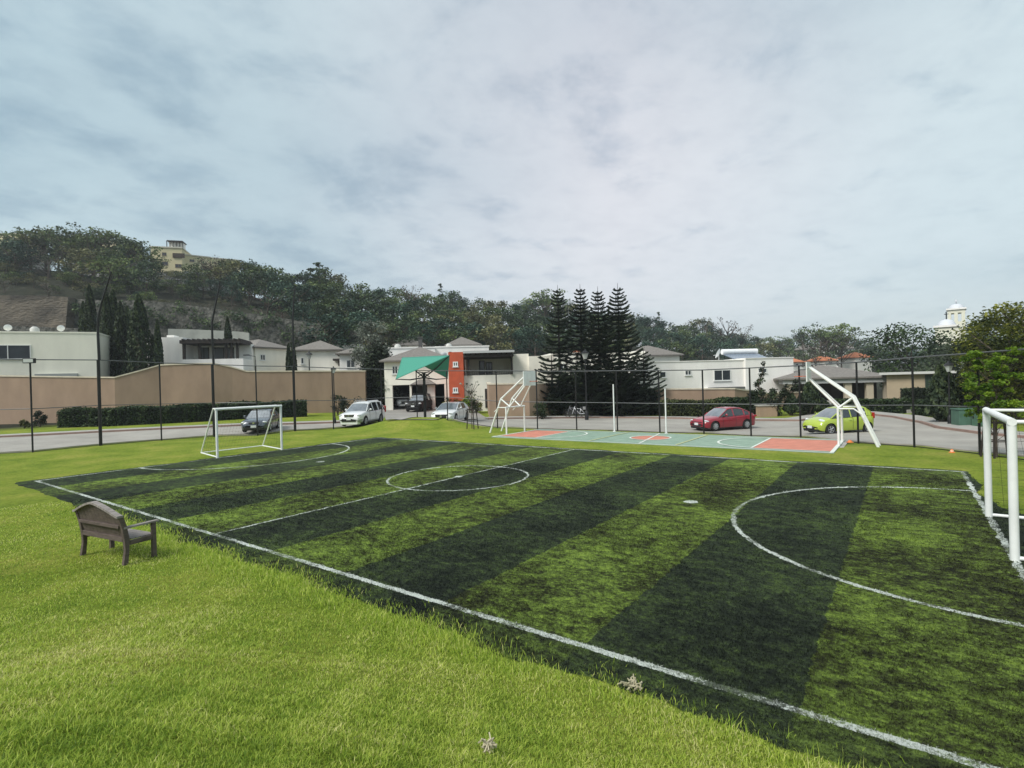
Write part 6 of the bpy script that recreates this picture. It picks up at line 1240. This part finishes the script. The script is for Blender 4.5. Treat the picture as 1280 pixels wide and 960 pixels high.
tr('dark_tree', 'dense dark tree with a wide foot beside the lantern post', 1206, 35, 462, 2.0, darkshrub, th=.03, ncl=46, per=110, ls=.18, shape='round', flat=.9)
tr('yellow_green_tree', 'tall tree with yellow green tips at the right edge, left crown', 1248, 33, 384, 2.4, yellowgreen, th=.22, ncl=54, per=150, ls=.17, up=.8)  # yellow green is the leaf colour, varied by clump
tr('yellow_green_tree', 'tall tree with yellow green tips cut by the right edge', 1278, 30, 372, 3.0, yellowgreen, th=.2, ncl=58, per=150, ls=.17, up=.8)
tr('yellow_green_tree', 'dark leafed tree behind the light green sapling', 1262, 38, 410, 3.4, yellowgreen, th=.1, ncl=50, per=110, ls=.2, up=.8)
tr('dark_tree', 'dark distant treetop right of the church tower', 1232, 95, 392, 5, bluegreen, th=.2, ncl=30, per=22, ls=.34)
# light green sapling with stakes
p = at(1246, 573, 0); g_ = np.array([p[0], p[1], Hs(p[0], p[1])])
st_ = leafytree('staked_sapling', 'light green young tree inside dark wooden stakes beside the right goal', 'tree', g_, ZT(1246, 430, 18.4) - g_[2], 0.85, limeleaf, .24, 76, 2300, .085, 'sparse', None, .6, tr=.035)
def stakes(label, p, rad, hh, k=4, top=.7, m=None):
    t = thing('tree_guard', label, 'tree guard', (p[0], p[1], Hs(p[0], p[1])), .3, 'stake frames round young trees'); mm = m or darkwood
    for i in range(k): a = 2 * math.pi * i / k + .4; mb = MB(); mb.tube([(rad * math.cos(a), rad * math.sin(a), -.05), (rad * top * math.cos(a), rad * top * math.sin(a), hh)], .035, 5); mb.build('stake', mm, t)
    for z in (.45, .95): 
        mb = MB(); rz_ = rad * (1 - (1 - top) * z)
        for i in range(k): a, b = 2 * math.pi * i / k + .4, 2 * math.pi * (i + 1) / k + .4; mb.tube([(rz_ * math.cos(a), rz_ * math.sin(a), hh * z), (rz_ * math.cos(b), rz_ * math.sin(b), hh * z)], .022, 4)
        mb.build('cross_bar', mm, t)
    return t
stakes('dark wooden stake frame round the light green sapling', g_, .42, 1.25, 5)
p = at(590, 537, 0); stakes('dark stake frame round a thin sapling right of the white hatchback', p, .42, 1.35, 5)
g_ = np.array([p[0], p[1], Hs(p[0], p[1])]); leafytree('staked_sapling', 'thin dark green sapling inside the stakes near the white hatchback', 'tree', g_, 2.6, .5, hedgem, .35, 14, 900, .09, 'sparse', None, .8, tr=.03)
# dried weed stalks at the lawn edge
def weed(label, u, v, s):
    p = gp(u, v); t = thing('dry_weed', label, 'dry weed', (p[0], p[1], p[2] + .02), rng.uniform(0, 6)); mb = MB()
    for i in range(16):
        a = rng.uniform(0, 6.28); e = np.array([s * math.cos(a) * rng.uniform(.4, 1), s * math.sin(a) * .5, rng.uniform(.01, .09)]); mb.tube([(0, 0, .02), e * .5 + np.array([0, 0, .02]), e], [.004, .005, .006], 4)
        for j in range(3): q = e * rng.uniform(.5, 1); mb.tube([q, q + rng.normal(0, .025, 3)], .006, 4)
    mb.build('stalks', mat('dry_straw', (.42, .38, .26), .9, .2, 8), t)
weed('pale dried weed lying at the edge of the lawn and the turf', 792, 864, .13); weed('pale dried weed lying on the bank near the bottom of the picture', 610, 943, .04)
# tell apart hillside trees whose descriptions would coincide
byl = {}
for o in SC.objects:
    if o.parent is None and o.get('group') == GRP: byl.setdefault(o['label'], []).append(o)
for l_, os_ in byl.items():
    if len(os_) < 2: continue
    os_.sort(key=lambda o: (o.location.x - CAM[0]) / max(1, (np.array(o.location) - CAM) @ FW) * RT[0] + (o.location.y - CAM[1]) / max(1, (np.array(o.location) - CAM) @ FW) * RT[1])
    w_ = {2: ['left one', 'right one'], 3: ['left one', 'middle one', 'right one'], 4: ['leftmost', 'second from left', 'third from left', 'rightmost']}.get(len(os_))
    if w_:
        for o, q in zip(os_, w_): o['label'] = l_ + ', ' + q
n_things = sum(1 for o in SC.objects if o.parent is None)
print('top level', n_things, 'objects', len(SC.objects), 'verts', sum(len(m.vertices) for m in bpy.data.meshes))
# ------------------------------------------------------------------ air
hz_ = bpy.data.materials.new('thin_haze'); hz_.use_nodes = True; nt = hz_.node_tree; nt.nodes.remove(nt.nodes['Principled BSDF'])
pv = nd(nt, 'ShaderNodeVolumePrincipled'); pv.inputs['Density'].default_value = 0.00045; pv.inputs['Color'].default_value = (.86, .91, .95, 1); pv.inputs['Anisotropy'].default_value = .2
nt.links.new(pv.outputs[0], nt.nodes['Material Output'].inputs['Volume'])
mb = MB(); mb.box((12, -13, 25), (6200, 6200, 90)); o = mb.build('haze', hz_); o['kind'] = 'stuff'; o['label'] = 'thin pale haze in the air'
